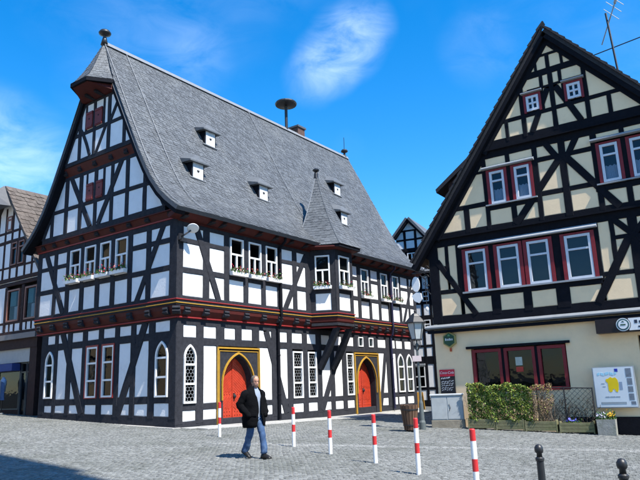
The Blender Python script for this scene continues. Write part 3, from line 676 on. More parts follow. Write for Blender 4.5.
# --- slates
def slates(P, ulen, vlen, du, dv, rnd, parent, name='slates', uoff=None, skip=None, material=None, lift=.016):
    """overlapping slates over a surface P(u, v); v runs up the slope"""
    V = []; F = []
    nv = int(vlen/dv)
    for j in range(nv):
        v0 = j*dv; v1 = min(vlen, v0+dv*1.35)
        u = -rnd.random()*du
        while u < ulen:
            wd = du*rnd.uniform(.75, 1.25); a, b = max(0, u), min(ulen, u+wd-.006)
            if b-a > .04 and not (skip and skip((a+b)/2, v0)):
                jv = rnd.uniform(-.02, .02); vv0 = max(0, v0+jv); um = (a+b)/2
                lf = lift*rnd.uniform(.6, 1.5); c = min(.05, (b-a)*.3)
                e = .01
                p0 = P(um, vv0); du_ = (P(min(ulen, um+e), vv0)-P(max(0, um-e), vv0)); dv_ = (P(um, min(vlen, vv0+e))-P(um, max(0, vv0-e)))
                n = du_.cross(dv_)
                if n.length < 1e-9: u += wd; continue
                n.normalize()
                if n.z < 0: n = -n
                k = len(V)
                lo = [(a, vv0+c), (a+c, vv0), (b-c*.4, vv0), (b, vv0+c*.5)]
                for (x, y) in lo: V.append(P(x, min(vlen, y))+n*lf)
                V.append(P(b, v1)+n*.003); V.append(P(a, v1)+n*.003)
                F.append((k, k+1, k+2, k+3, k+4, k+5))
                # lower edge thickness
                k2 = len(V)
                for (x, y) in lo: V.append(P(x, min(vlen, y))+n*(lf-.012))
                F += [(k, k2, k2+1, k+1), (k+1, k2+1, k2+2, k+2), (k+2, k2+2, k2+3, k+3)]
            u += wd
    p = wloc(parent)
    me = bpy.data.meshes.new(name); me.from_pydata([tuple(q-p) for q in V], [], F); me.update()
    return link(name, me, material or M_SLATE, parent, kind='stuff')
_acc = [0.]
for i in range(1, len(PR)): _acc.append(_acc[-1]+math.hypot(PR[i][0]-PR[i-1][0], PR[i][1]-PR[i-1][1]))
def prof_at(v):
    for i in range(1, len(PR)):
        if v <= _acc[i] or i == len(PR)-1:
            t = (v-_acc[i-1])/(_acc[i]-_acc[i-1]); return PR[i-1][0]+(PR[i][0]-PR[i-1][0])*t, PR[i-1][1]+(PR[i][1]-PR[i-1][1])*t
def Proof(u, v):
    d, z = prof_at(v); a = wf(z); return CA+GD*d+LD*(a+(WB-a)*u/19.3)+ZH*z
slates(Proof, 19.3, _acc[-1]-.05, .2, .132, random.Random(5), ROOF, skip=lambda u, v: 8.9 < u < 11.1 and v < 1.0)
mb = MB(); q = [(-.16, 16.0), (0, 16.24), (.16, 16.0), (0, 16.05)]
mb.rings([[CA+GD*(4.58+d)+LD*a+ZH*z for d, z in q] for a in (-.3, 6, 12, WB)]); build('ridge_cap', mb, M_LEADSHEET, hall)
for a, dr in ((-.35, .0), (.75, .12), (8.75, .3)):
    mb = MB(); mb.tube([CA+GD*prof_at(v)[0]+LD*(a+dr*(1-v/_acc[-1]))+ZH*prof_at(v)[1]+(-GD*.05+ZH*.03) for v in np.linspace(.05, _acc[-1], 30)], .014, 5); build('lightning_conductor', mb, M_LEADSHEET, hall)
# --- bell-shaped hood over the gable
AP = (4.58, .3, 16.2)                                    # s, off, z of the apex
HE = [(3.42, .58), (4.02, 1.45), (5.14, 1.45), (5.74, .58)]; ZHE = 13.93
def hood_pt(k, fu, t):
    s = HE[k][0]+(HE[k+1][0]-HE[k][0])*fu; o = HE[k][1]+(HE[k+1][1]-HE[k][1])*fu
    h = 1-(1-t)**1.3
    return FG.P(AP[0]+(s-AP[0])*t, AP[2]-(AP[2]-ZHE)*h, AP[1]+(o-AP[1])*t)
for k in range(3):
    mb = MB(); mb.rings([[hood_pt(k, f, t) for f in np.linspace(0, 1, 5)] for t in np.linspace(.02, 1, 10)], False, False, closed=False)
    hd = build('hood_roof', mb, M_SLATE2, hall)
    ln = math.hypot(HE[k+1][0]-HE[k][0], HE[k+1][1]-HE[k][1])
    slates(lambda u, v, k=k, ln=ln: hood_pt(k, u/ln, max(.03, 1-v/2.6)), ln, 2.5, .22, .17, random.Random(k), hd)
mb = MB(); lo_ = HE; mb.prism([FG.P(s, ZHE-.01, o) for s, o in lo_], [FG.P(s, ZHE-.16, o) for s, o in lo_]); build('hood_eave', mb, M_TIMBER_B, hall)
def finial(P, name='finial', sc=1.):
    mb = MB(); mb.lathe(P, [(.16*sc, -.15), (.1*sc, .12*sc), (.07*sc, .25*sc), (.1*sc, .28*sc), (.25*sc, .36*sc), (.27*sc, .42*sc), (.2*sc, .52*sc), (.06*sc, .58*sc), (.001, .6*sc)], 14); return mb
build('finial', finial(FG.P(4.58, 16.2, .3)), M_IRON, hall, smooth=True)
mb = finial(CA+GD*4.58+LD*18.3+ZH*16.15, sc=.9); mb.tube([CA+GD*4.58+LD*18.3+ZH*16.6, CA+GD*4.58+LD*18.3+ZH*17.5], .02, 6); build('finial', mb, M_IRON, hall)
# --- small dormers with dark hearts for the shutter holes
for (a, d, z) in ((4.0, 2.5, 12.05), (2.15, 1.3, 9.75), (6.25, 1.3, 9.75), (14.15, 2.5, 12.05), (13.0, 1.35, 9.85)):
    fd = Fr(CA+GD*(d-.02), LD, -GD); hw = .35; h = .80
    dback = .42
    mb = MB(); mb.prism([fd.P(a+x, z+y, 0) for x, y in ((-hw, -.25), (hw, -.25), (hw, h), (-hw, h))], [fd.P(a+x, z+y, -1.0) for x, y in ((-hw, -.25), (hw, -.25), (hw, h), (-hw, h))]); dm = build('dormer', mb, M_TIMBER_B, hall)
    mb = MB(); bar(mb, fd, a-hw+.07, a+hw-.07, z+.0, z+h-.1, .03, -.02); sh = build('shutter', mb, mat('weathered_white_shutter', (.52, .53, .53), .7, .15, 8, .1, 30), dm)
    c = a; zc = z+.36; q = .075; hp = [(c, zc-q), (c+q, zc), (c+q*.5, zc+q*.8), (c, zc+q*.4), (c-q*.5, zc+q*.8), (c-q, zc)]
    mb = MB(); mb.prism([fd.P(x, y, .034) for x, y in hp], [fd.P(x, y, .0) for x, y in hp]); build('dark_heart', mb, M_DARK, dm)  # dark solid heart standing for a shaded cut-out
    mb = MB(); e = hw+.2; zt = z+h-.05
    v = [fd.P(a-e, zt, .16), fd.P(a+e, zt, .16), fd.P(a+e, zt+.2, -.55), fd.P(a-e, zt+.2, -.55), fd.P(a-.04, zt+.36, -.12), fd.P(a+.04, zt+.36, -.12), fd.P(a+.05, zt+.75, -1.0), fd.P(a-.05, zt+.75, -1.0), fd.P(a-e, zt-.06, .16), fd.P(a+e, zt-.06, .16), fd.P(a+e, zt-.02, -.7), fd.P(a-e, zt-.02, -.7)]
    mb.add(v, [[0, 1, 5, 4], [1, 2, 6, 5], [3, 0, 4, 7], [4, 5, 6, 7], [8, 9, 1, 0], [9, 10, 2, 1], [11, 8, 0, 3], [8, 11, 10, 9]]); build('dormer_roof', mb, M_SLATE, dm)
    mb = MB(); mb.tube([fd.P(a-e+.1, z+.05, .0), fd.P(a-hw-.02, z+.02, .04), fd.P(a+hw+.02, z-.02, .05), fd.P(a+e-.12, z+.05, .0)], .035, 6); build('flashing', mb, M_LEADSHEET, dm)
# --- spire over the bay
SA = (9.4, .5, 11.75)                                    # a, d(inwards), z
SE = [(7.55, -.55), (8.32, 1.5), (10.1, 1.5), (10.9, -.55)]; ZS = 7.62
def spire_pt(k, fu, t):
    a = SE[k][0]+(SE[k+1][0]-SE[k][0])*fu; b = SE[k][1]+(SE[k+1][1]-SE[k][1])*fu
    r = .86*t+.14*t**4
    h = .86*t+.14*(1-(1-t)**2) if t < .8 else None
    h = t**.88 if t < 1 else 1
    return PL(SA[0]+(a-SA[0])*r, -SA[1]+(b+SA[1])*r, SA[2]-(SA[2]-ZS)*h)
for k in range(3):
    mb = MB(); mb.rings([[spire_pt(k, f, t) for f in np.linspace(0, 1, 4)] for t in np.linspace(.01, 1, 16)], False, False, closed=False)
    sp = build('spire_roof', mb, M_SLATE2, hall); ln = math.hypot(SE[k+1][0]-SE[k][0], SE[k+1][1]-SE[k][1])
    V = slates(lambda u, v, k=k, ln=ln: spire_pt(k, u/ln, max(.02, 1-v/4.7)), ln, 4.6, .26, .165, random.Random(20+k), sp)
mb = MB(); eb = [(7.6, -.4), (8.34, 1.46), (10.08, 1.46), (10.85, -.4)]; mb.prism([PL(a, b, ZS-.01) for a, b in eb], [PL(a, b, ZS-.13) for a, b in eb]); build('spire_eave', mb, M_TIMBER_B, hall)
sweep([(7.75, 0), (8.5, 1.08), (9.88, 1.08), (10.6, 0)], [(0, 7.42), (.3, 7.5), (.3, 7.56), (-.1, 7.56)], 'cove_board', M_RED, hall)
mb = MB(); mb.lathe(PL(SA[0], -SA[1], SA[2]-.1), [(.12, -.2), (.1, .05), (.06, .12), (.16, .2), (.17, .25), (.08, .32), (.001, .34)], 12); build('finial', mb, M_IRON, hall)
for k, f in ((0, 0.), (0, 1.), (1, 1.)):
    mb = MB(); mb.tube([spire_pt(k, f, t)+ZH*.02 for t in np.linspace(.03, 1, 16)], .025, 5); build('flashing', mb, M_LEADSHEET if f == 0 else M_SLATE, hall)
# --- siren, chimney, downpipes, floodlight
P0 = CA+GD*4.58+LD*12.2
mb = MB(); mb.tube([P0+ZH*15.9, P0+ZH*17.65], .09, 10); mb.lathe(P0, [(.1, 17.6), (.62, 17.66), (.66, 17.74), (.6, 17.84), (.3, 17.95), (.1, 17.99), (.001, 18.0)], 20)
siren = build('siren', mb, M_IRON, smooth=False); tag(siren, 'mushroom-shaped black siren on a post on the slate roof ridge', 'siren')
P1 = CA+GD*5.0+LD*13.6; mb = MB(); mb.box(P1+ZH*15.9, .33, .45, .75, LD, GD); ch = build('chimney', mb, mat('dark_brick', (.10, .06, .05), .9, .3, 12, .3), hall)
mb = MB(); mb.box(P1+ZH*16.7, .4, .52, .06, LD, GD); build('chimney_cap', mb, M_SLATE2, ch)
for s, m_ in ((5.72, M_TIMBER_B), (15.2, mat('blue_black_pipe', (.02, .02, .05), .4, .1))):
    mb = MB(); mb.tube([FL.P(s, 7.62, .42), FL.P(s, 7.45, .4), FL.P(s, 7.2, .1), FL.P(s, 4.55, .1), FL.P(s, 4.3, .12), FL.P(s, 3.85, .02), FL.P(s, 3.7, -.08), FL.P(s, .0, -.08)], .06, 10)
    for z in (5.9, 2.6, 1.0): mb.lathe(FL.P(s, z, .1 if z > 4 else -.08), [(.06, -.03), (.075, -.02), (.075, .02), (.06, .03)], 10)
    build('downpipe', mb, m_, hall)
fl_ = thing('floodlight', 'round white floodlight on a bracket at the hall corner', 'floodlight', FL.P(.35, 7.0, .3))
mb = MB(); c0 = FL.P(.36, 7.05, .42); ax = (Vector((.15, -.62, 0))-ZH*.75).normalized(); a1 = ax.orthogonal().normalized(); a2 = ax.cross(a1)
rs = [[c0+ax*h+a1*(r*math.cos(t))+a2*(r*math.sin(t)) for t in np.linspace(0, 2*math.pi, 21)[:-1]] for r, h in ((.05, -.1), (.13, -.08), (.21, -.02), (.22, .0), (.2, .012), (.1, .015))]
mb.rings(rs); build('lamp_head', mb, M_FRAME, fl_, smooth=True)
mb = MB(); mb.tube([FL.P(.1, 6.75, .02), FL.P(.12, 6.8, .25), FL.P(.34, 6.98, .33)], .03, 8); mb.box(FL.P(.1, 6.75, .06), .08, .05, .12, LD, GD); mb.box(FL.P(.18, 6.62, .12), .12, .06, .05, LD, GD); build('bracket', mb, M_IRON, fl_)
# --- flower boxes
M_LEAF = mat('flower_leaf', (.05, .11, .025), .6, .3, 8, 0, island=.5)
M_PETAL = mat('red_petal', (.42, .02, .05), .6, .2, 8, 0, island=.35)
M_PETAL2 = mat('pale_petal', (.7, .55, .55), .6, .2, 8, 0, island=.2)
def leafmesh(pts, sz, rnd, flat=.5):
    V = []; F = []
    for p in pts:
        d = Vector((rnd.gauss(0, 1), rnd.gauss(0, 1), rnd.gauss(0, flat)+.2)).normalized(); e = d.orthogonal().normalized(); e.rotate(Matrix.Rotation(rnd.random()*6.28, 3, d)); q = d.cross(e); s = sz*rnd.uniform(.6, 1.3); k = len(V)
        V += [p-e*s, p-q*s*.55+d*s*.15, p+e*s, p+q*s*.55+d*s*.15]; F += [(k, k+1, k+2), (k, k+2, k+3)]
    mb = MB(); mb.v = [tuple(v) for v in V]; mb.f = [list(f) for f in F]; return mb
def flower_box(fr, a, b, z, label, rnd, dense=1., group='white flower boxes on the town hall'):
    c = (a+b)/2; t = thing('flower_box', label, 'flower box', fr.P(c, z, .14), group)
    mb = MB(); ou = [fr.P(a-.06, z, .04), fr.P(b+.06, z, .04), fr.P(b+.06, z, .22), fr.P(a-.06, z, .22)]; up = [p+ZH*.15+(p-fr.P(c, z, .13))*.04 for p in ou]
    mb.rings([ou, up], True, False); inn = [p+ZH*-.02+(fr.P(c, z+.15, .13)-p)*.08 for p in up]; mb.rings([up, inn], False, True); build('trough', mb, M_FRAME, t)
    pts = [fr.P(rnd.uniform(a-.05, b+.05), z+.12+abs(rnd.gauss(0, .1)), rnd.uniform(.05, .28)) for _ in range(int(90*dense))]
    build('foliage', leafmesh(pts, .055, rnd), M_LEAF, t, kind='stuff', fixn=False)
    pts = [fr.P(rnd.uniform(a-.05, b+.05), z+.16+abs(rnd.gauss(0, .14)), rnd.uniform(.08, .3)) for _ in range(int(34*dense))]
    build('blossoms', leafmesh(pts, .035, rnd, 1.), M_PETAL, t, kind='stuff', fixn=False)
    pts = [fr.P(rnd.uniform(a-.05, b+.05), z+.16+abs(rnd.gauss(0, .09)), rnd.uniform(.08, .3)) for _ in range(int(12*dense))]
    build('blossoms', leafmesh(pts, .035, rnd, 1.), M_PETAL2, t, kind='stuff', fixn=False)
rnd = random.Random(11)
for (a, b), lab in zip(gw, ('under the gable window nearest the corner', 'under the gable window second from the corner', 'under the gable window third from the corner', 'under the gable window farthest from the corner')):
    flower_box(FG, a, b, 5.8, 'white flower box with red blossoms '+lab, rnd)
for (a, b), lab in zip(lw, ('leftmost of the three by the downpipe', 'middle of the three by the downpipe', 'rightmost of the three, beside the downpipe')):
    flower_box(FL, a, b, 5.64, 'white flower box on the sunny side, '+lab, rnd)
for (fr, a, b), lab in zip(BAYW[:2], ('on the left face of the bay', 'on the front face of the bay')):
    flower_box(fr, a, b, 5.58, 'white flower box with red blossoms '+lab, rnd)
for (a, b), lab in zip(lw2, ('first window right of the bay', 'middle window right of the bay', 'last window right of the bay')):
    flower_box(FL, a, b, 5.6, 'white flower box under the '+lab, rnd)
# ================================================================== the inn on the right
inn = thing('inn', 'cream half-timbered inn with black timbers and red-framed windows', 'inn', OB+ZH*-.3)
RB = 12.6                                                  # right end of the facade
def rl(s): return 14.25-1.38*abs(s-5.58) if s < 5.58 else 14.25-1.15*(s-5.58)      # roof line
mb = MB(); cs = [(.12, -1.2), (RB-.2, -1.2), (RB-.2, 5.6), (5.58, 13.6), (.12, 6.1)]
mb.prism([FB.P(s, z, -.3) for s, z in cs], [FB.P(s, z, -13) for s, z in cs]); build('painted_dark_core', mb, M_DARK, inn)
# ground floor: rendered wall with one wide window opening and a doorway
def wall_piece(s0, s1, z0, z1):
    mb = MB(); mb.prism([FB.P(s, z, -.0) for s, z in rect(s0, s1, z0, z1)], [FB.P(s, z, -.35) for s, z in rect(s0, s1, z0, z1)]); return mb
mb = MB()
for q in ((0, 1.46, -1.2, 3.4), (1.46, 4.95, 2.44, 3.4), (1.46, 4.95, -1.2, .85), (4.95, 7.28, -1.2, 3.4), (7.28, 8.4, 2.55, 3.4), (8.4, RB, -1.2, 3.4)):
    mb.prism([FB.P(s, z, 0) for s, z in rect(*q)], [FB.P(s, z, -.3) for s, z in rect(*q)])
build('ground_floor_wall', mb, M_CREAM, inn)
mb = MB(); sd_ = [(-.001, -1.2), (-.001, 6.2)]
mb.prism([FB.P(-.002, -1.2, -.001), FB.P(-.002, 6.3, -.001), FB.P(-.002, 6.3, -12), FB.P(-.002, -1.2, -12)], [FB.P(.15, -1.2, -.001), FB.P(.15, 6.3, -.001), FB.P(.15, 6.3, -12), FB.P(.15, -1.2, -12)]); build('side_wall', mb, M_CREAM, inn)
M_REDW = mat('red_window_surround', (.21, .019, .024), .5, .15, 6, .05, 30)
M_HOOD = mat('pale_zinc_hood', (.30, .315, .33), .6, .12, 4, .05, 30, spec=.3)
# wide ground-floor window, three lights with red frames and a dark hood
mb = MB(); bar(mb, FB, 1.3, 5.1, 2.44, 2.53, .12, -.05); build('window_hood', mb, M_TIMBER_B, inn)
for a, b in ((1.5, 2.62), (2.72, 3.85), (3.95, 4.92)):
    window(FB, a, b, .85, 2.4, inn, of=.04, ob=-.1, fw=.11, m_frame=M_REDW)
for s in (2.67, 3.9):
    mb = MB(); bar(mb, FB, s-.045, s+.045, .85, 2.43, .03, -.12); build('post', mb, M_TIMBER_B, inn)
mb = MB(); bar(mb, FB, 3.1, 3.35, 1.75, 2.05, -.065, -.06); nb_ = build('notice', mb, mat('paper_notice', (.5, .52, .45), .8, .2), inn)
mb = MB(); bar(mb, FB, 3.1, 3.36, 1.52, 1.7, -.065, -.06); build('notice', mb, mat('red_notice', (.5, .06, .04), .7, .2), inn)
mb = MB(); bar(mb, FB, 7.3, 8.38, -1.1, 2.5, -.2, -.26); build('door', mb, M_TIMBER_B, inn)
mb = MB(); bar(mb, FB, 4.7, 7.27, -1.2, -.08, .04, -.02); build('plinth', mb, M_TIMBER_B, inn)
# ledge over the ground floor
lq = [(-.02, 3.27), (.27, 3.30), (.29, 3.33), (.29, 3.36), (.1, 3.46), (-.02, 3.47)]
for x0, x1 in ((-.25, RB),):
    mb = MB(); mb.prism([FB.P(x0, z, o) for o, z in lq], [FB.P(x1, z, o) for o, z in lq]); build('ledge', mb, mat('grey_metal_ledge', (.19, .205, .22), .6, .15, 4, .05, 30), inn)
mb = MB(); bar(mb, FB, -.2, RB, 3.13, 3.24, .2, -.02); build('ledge_board', mb, M_TIMBER_B, inn)
# first floor frame
ib = [('rail', (0, 3.64), (RB, 3.64), .32), ('rail', (0.4, 4.74), (1.25, 4.74), .16), ('rail', (1.25, 4.5), (6.45, 4.5), .2), ('rail', (.35, 5.72), (.78, 5.72), .12), ('rail', (0, 6.74), (11.6, 6.74), .34), ('rail', (6.45, 4.7), (7.6, 4.7), .16), ('rail', (6.95, 5.95), (7.6, 5.95), .14), ('rail', (7.6, 4.7), (RB, 4.7), .16)]
for c, ww, z0, z1 in ((.2, .4, 3.5, 6.8), (1.27, .2, 4.5, 6.7), (.78, .14, 5.3, 6.7), (2.62, .34, 3.7, 6.7), (3.81, .3, 3.7, 6.7), (5.08, .46, 3.7, 6.7), (6.43, .16, 4.5, 6.7), (6.96, .15, 5.0, 6.7), (7.63, .3, 3.7, 6.7), (8.9, .2, 3.7, 6.7), (10.2, .25, 3.7, 6.7), (11.6, .3, 3.7, 6.2)):
    ib.append(('post', (c, z0), (c, z1), ww))
ib += [('brace', (.35, 6.0), (1.8, 3.75), .22), ('brace', (7.5, 5.95), (6.22, 3.75), .27), ('brace', (7.76, 5.95), (9.05, 3.75), .27), ('brace', (7.55, 6.05), (7.05, 6.6), .2), ('brace', (7.71, 6.05), (8.2, 6.6), .2)]
iw = ((1.58, 2.38), (2.85, 3.66), (3.98, 4.77), (5.34, 6.23))
wall_frame(FB, [(0, 3.5), (RB-.2, 3.5), (RB-.2, 6.0), (11.9, 6.9), (0, 6.9)], ib, [(1.3, 6.4, 4.6, 6.6)], inn, M_TIMBER_B, M_CREAM)
def redwin(fr, a, b, z0, z1, tr, pad=.1, cur=None, mull=()):
    window(fr, a, b, z0, z1, inn, trans=(tr,) if tr else (), mull=mull, of=.035, ob=-.06, fw=.09, bw=.035, curtain=cur, m_glass=glass_mat('inn_window_glass', (.5, .56, .62), 2.2), m_frame=mat('grey_white_window_paint', (.60, .62, .66), .45, .06, 8, .03))
    for x0, x1 in ((a-pad, a-.012), (b+.012, b+pad)):
        mb = MB(); bar(mb, fr, x0, x1, z0-.06, z1+.08, .045, -.05); build('window_surround', mb, M_REDW, inn)
    mb = MB(); bar(mb, fr, a-.01, b+.01, z1+.012, z1+.08, .045, -.05); build('window_surround', mb, M_REDW, inn)
for a, b in iw: redwin(FB, a, b, 4.65, 6.25, 5.73, .14)
for c, ww in ((1.36, .16), (2.62, .2), (3.82, .16), (5.06, .28), (6.4, .1)):
    mb = MB(); bar(mb, FB, c-ww/2, c+ww/2, 4.6, 6.4, .02, -.06); build('mullion_board', mb, M_TIMBER_B, inn)
def hoodstrip(fr, s0, s1, z, h=.16, d=.26):
    q = [(0, z+h+.04), (d, z+.04), (d, z), (0, z-.01)]; mb = MB(); mb.prism([fr.P(s0, zz, o) for o, zz in q], [fr.P(s1, zz, o) for o, zz in q]); build('window_hood', mb, M_HOOD, inn)
hoodstrip(FB, 1.34, 6.5, 6.41, .12, .18)
mb = MB(); bar(mb, FB, 1.36, 6.46, 4.58, 4.645, .1, -.02); build('window_sill', mb, M_HOOD, inn)
# second floor frame (slightly forward)
F1 = FB.sh(.1)
bl = lambda z: 5.58-(14.25-z)/1.38+.12
br = lambda z: 5.58+(14.25-z)/1.15-.12
mb_ = [('rail', (bl(6.9)-.3, 7.0), (br(6.9)+.2, 7.0), .2), ('rail', (bl(8), 8.0), (2.65, 8.0), .18), ('rail', (4.65, 7.97), (6.7, 7.97), .18), ('rail', (2.6, 7.78), (4.75, 7.78), .18), ('rail', (6.65, 7.74), (9.1, 7.74), .2), ('rail', (bl(9.3), 9.3), (2.7, 9.3), .1), ('rail', (4.6, 9.3), (6.72, 9.3), .18), ('rail', (2.67, 9.42), (4.67, 9.42), .1), ('rail', (6.78, 9.58), (8.75, 9.58), .1), ('rail', (8.7, 9.0), (br(9), 9.0), .16), ('rail', (bl(9.9), 9.94), (br(9.9), 9.94), .28)]
for c, ww, z0, z1 in ((1.8, .21, 6.95, 8.0), (2.67, .17, 6.95, 9.9), (3.68, .2, 6.95, 7.75), (4.67, .18, 6.95, 9.9), (5.66, .25, 6.95, 9.9), (6.78, .2, 6.95, 9.9), (7.72, .2, 6.95, 7.75), (8.75, .2, 6.95, 9.9), (9.7, .2, 6.95, 8.9), (3.63, .16, 9.4, 9.9), (7.73, .16, 9.6, 9.9)): mb_.append(('post', (c, z0), (c, z1), ww))
mb_ += [('brace', (5.55, 9.2), (3.72, 6.98), .25), ('brace', (5.77, 9.2), (7.35, 6.98), .25), ('brace', (5.5, 9.2), (5.12, 9.85), .22), ('brace', (5.82, 9.2), (6.2, 9.85), .22)]
wall_frame(F1, [(bl(6.9), 6.9), (br(6.9), 6.9), (br(10.05), 10.05), (bl(10.05), 10.05)], mb_, [(2.72, 4.6, 7.85, 9.5), (6.85, 8.66, 7.85, 9.45)], inn, M_TIMBER_B, M_CREAM)
for a, b in ((2.87, 3.44), (3.84, 4.42)): redwin(F1, a, b, 7.92, 9.22, 8.83, .12, cur=(7.98, 8.5))
for a, b in ((6.95, 7.54), (7.94, 8.52)): redwin(F1, a, b, 7.94, 9.34, 8.93, .12, cur=(8.0, 8.55))
for c, ww in ((2.72, .06), (3.64, .16), (4.57, .06), (6.82, .06), (7.74, .18), (8.66, .06)):
    mb = MB(); bar(mb, F1, c-ww/2, c+ww/2, 7.85, 9.45, .02, -.06); build('mullion_board', mb, M_TIMBER_B, inn)
hoodstrip(F1, 2.6, 4.64, 9.34, .1, .2); hoodstrip(F1, 6.68, 8.8, 9.5, .1, .2)
for x0, x1, z in ((2.64, 4.62, 7.86), (6.72, 8.75, 7.86)):
    mb = MB(); bar(mb, F1, x0, x1, z, z+.05, .09, -.02); build('window_sill', mb, M_HOOD, inn)
mb = MB(); bar(mb, FB, .3, 11.7, 6.86, 6.93, .14, -.02); build('jetty_beam', mb, M_TIMBER_B, inn)
# attic frame
F2 = FB.sh(.2)
ab = [('rail', (bl(10.2), 10.27), (br(10.2), 10.27), .34), ('rail', (bl(11.1), 11.12), (5.6, 11.14), .15), ('rail', (5.6, 11.16), (br(11.2), 11.22), .15), ('rail', (4.7, 12.1), (6.8, 12.14), .1), ('rail', (bl(12.7), 12.7), (br(12.7), 12.74), .25), ('rail', (bl(13.3), 13.4), (br(13.3), 13.42), .1)]
for c, ww, z0, z1 in ((3.77, .14, 10.3, 11.1), (4.45, .17, 10.3, 12.6), (5.6, .17, 10.3, 12.6), (6.78, .16, 10.3, 12.6), (7.51, .14, 10.3, 11.2), (5.23, .1, 11.12, 12.1), (6.02, .1, 11.15, 12.1), (5.25, .12, 12.1, 12.7), (5.95, .12, 12.1, 12.7), (5.1, .1, 12.8, 13.35), (5.57, .13, 12.8, 13.4), (6.08, .1, 12.8, 13.35)): ab.append(('post', (c, z0), (c, z1), ww))
ab += [('brace', (5.45, 12.0), (4.72, 10.42), .21), ('brace', (5.75, 12.0), (6.5, 10.42), .21)]
wall_frame(F2, [(bl(10.1), 10.1), (br(10.1), 10.1), (5.6, 14.0), (5.56, 14.0)], ab, [(4.52, 5.16, 11.2, 12.02), (6.06, 6.7, 11.27, 12.05)], inn, M_TIMBER_B, M_CREAM)
for a, b, z0, z1 in ((4.62, 5.09, 11.26, 11.87), (6.14, 6.62, 11.33, 11.93)): redwin(F2, a, b, z0, z1, (z0+z1)/2, .1, mull=(((a+b)/2, z0, z1),)); hoodstrip(F2, a-.16, b+.16, z1+.11, .06, .16)
mb = MB(); bar(mb, FB, bl(10)-.1, br(10)+.1, 10.07, 10.11, .24, -.02); build('jetty_beam', mb, M_TIMBER_B, inn)
# rafters showing along the verge
for fr, z0, z1 in ((FB, 6.2, 6.95), (F1, 6.9, 10.1), (F2, 10.05, 14.1)):
    timber(fr, 'rafter', (bl(z0)+.02, z0), (bl(z1)+.02, z1), .4, inn, M_TIMBER_B, .02)
    timber(fr, 'rafter', (br(z0)-.02, z0), (br(z1)-.02, z1), .4, inn, M_TIMBER_B, .021)
# roof slabs, verge boards and tiles
M_TILE = mat('dark_roof_tile', (.030, .027, .028), .7, .3, 8, .2, 40, island=.3)
def slope_slab(A, Bq, t, o0, o1, name, material):
    A = Vector(A); Bq = Vector(Bq); d = (Bq-A).normalized(); n = Vector((-d.y, d.x));  n = n if n.y > 0 else -n
    q = [A, Bq, Bq+n*t, A+n*t]; mb = MB(); mb.prism([FB.P(p.x, p.y, o0) for p in q], [FB.P(p.x, p.y, o1) for p in q]); return build(name, mb, material, inn)
EL = (-.45, rl(-.45)-.0); ER = (12.9, rl(12.9)); APX = (5.58, 14.27)
for e in (EL, ER):
    rf = slope_slab(e, APX, .16, .42, -13.2, 'roof', M_TILE)
    slope_slab((e[0], e[1]-.24), (APX[0], APX[1]-.24), .22, .40, .1, 'verge_board', M_TIMBER_B)
    e_ = Vector(e); ap = Vector(APX); ln = (ap-e_).length; d = (ap-e_)/ln; n = Vector((-d.y, d.x)); n = n if n.y > 0 else -n
    nt_ = int(ln/.33)
    for i in range(nt_+1):
        p = e_+d*(i*.33)+n*.16; q = p+d*.40; lift = .07
        mb = MB(); pts = [p+n*lift, q+n*.02, q-n*.03, p+n*(lift-.06), p-n*.1-d*.01, p-n*.1+d*.02]
        pts = [p+n*lift, q+n*.015, q-n*.03, p-n*.03]
        mb.prism([FB.P(a.x, a.y, .50+.01*(i % 2)) for a in pts], [FB.P(a.x, a.y, .2) for a in pts]); build('roof_tile', mb, M_TILE, rf)
# shed dormer on the far slope whose eave shows past the verge
ds = [(2.75, 10.78), (.44, 9.10), (.47, 8.94), (2.75, 10.55)]
mb = MB(); mb.prism([FB.P(s, z, -.22) for s, z in ds], [FB.P(s, z, -4.2) for s, z in ds]); dmr = build('shed_dormer', mb, M_TILE, inn)
dc = [(.95, 8.5), (2.0, 9.3), (2.6, 10.4), (.95, 9.28)]; mb = MB(); mb.prism([FB.P(s, z, -.4) for s, z in dc], [FB.P(s, z, -4.0) for s, z in dc]); build('dormer_cheek', mb, M_TIMBER_C, dmr)
# aerial on the roof
ae = thing('roof_aerial', 'tall thin television aerial mast with cross rods on the inn roof', 'aerial', FB.P(7.72, 12.3, -2))
mb = MB(); mb.tube([FB.P(7.74, 11.4, -2), FB.P(7.72, 12.6, -2), FB.P(7.58, 15.5, -2)], .042, 7); build('mast', mb, M_IRON, ae)
mb = MB(); mb.tube([FB.P(5.6, 13.72, -2), FB.P(9.6, 14.15, -2)], .022, 6); build('cross_rod', mb, M_IRON, ae)
mb = MB(); a0, a1 = FB.P(7.2, 14.5, -2.6), FB.P(8.25, 16.1, -1.5); mb.tube([a0, a1], .026, 6)
for t in (.55, .68, .8, .9, .97):
    c = a0.lerp(a1, t); dv = (HB*.25+ZH*-.32).normalized(); mb.tube([c-dv*.4, c+dv*.4], .014, 5)
mb.box(a0.lerp(a1, .78), .09, .05, .05, (a1-a0).normalized(), NB, (a1-a0).normalized().cross(NB)); build('yagi_aerial', mb, M_ZINC, ae)
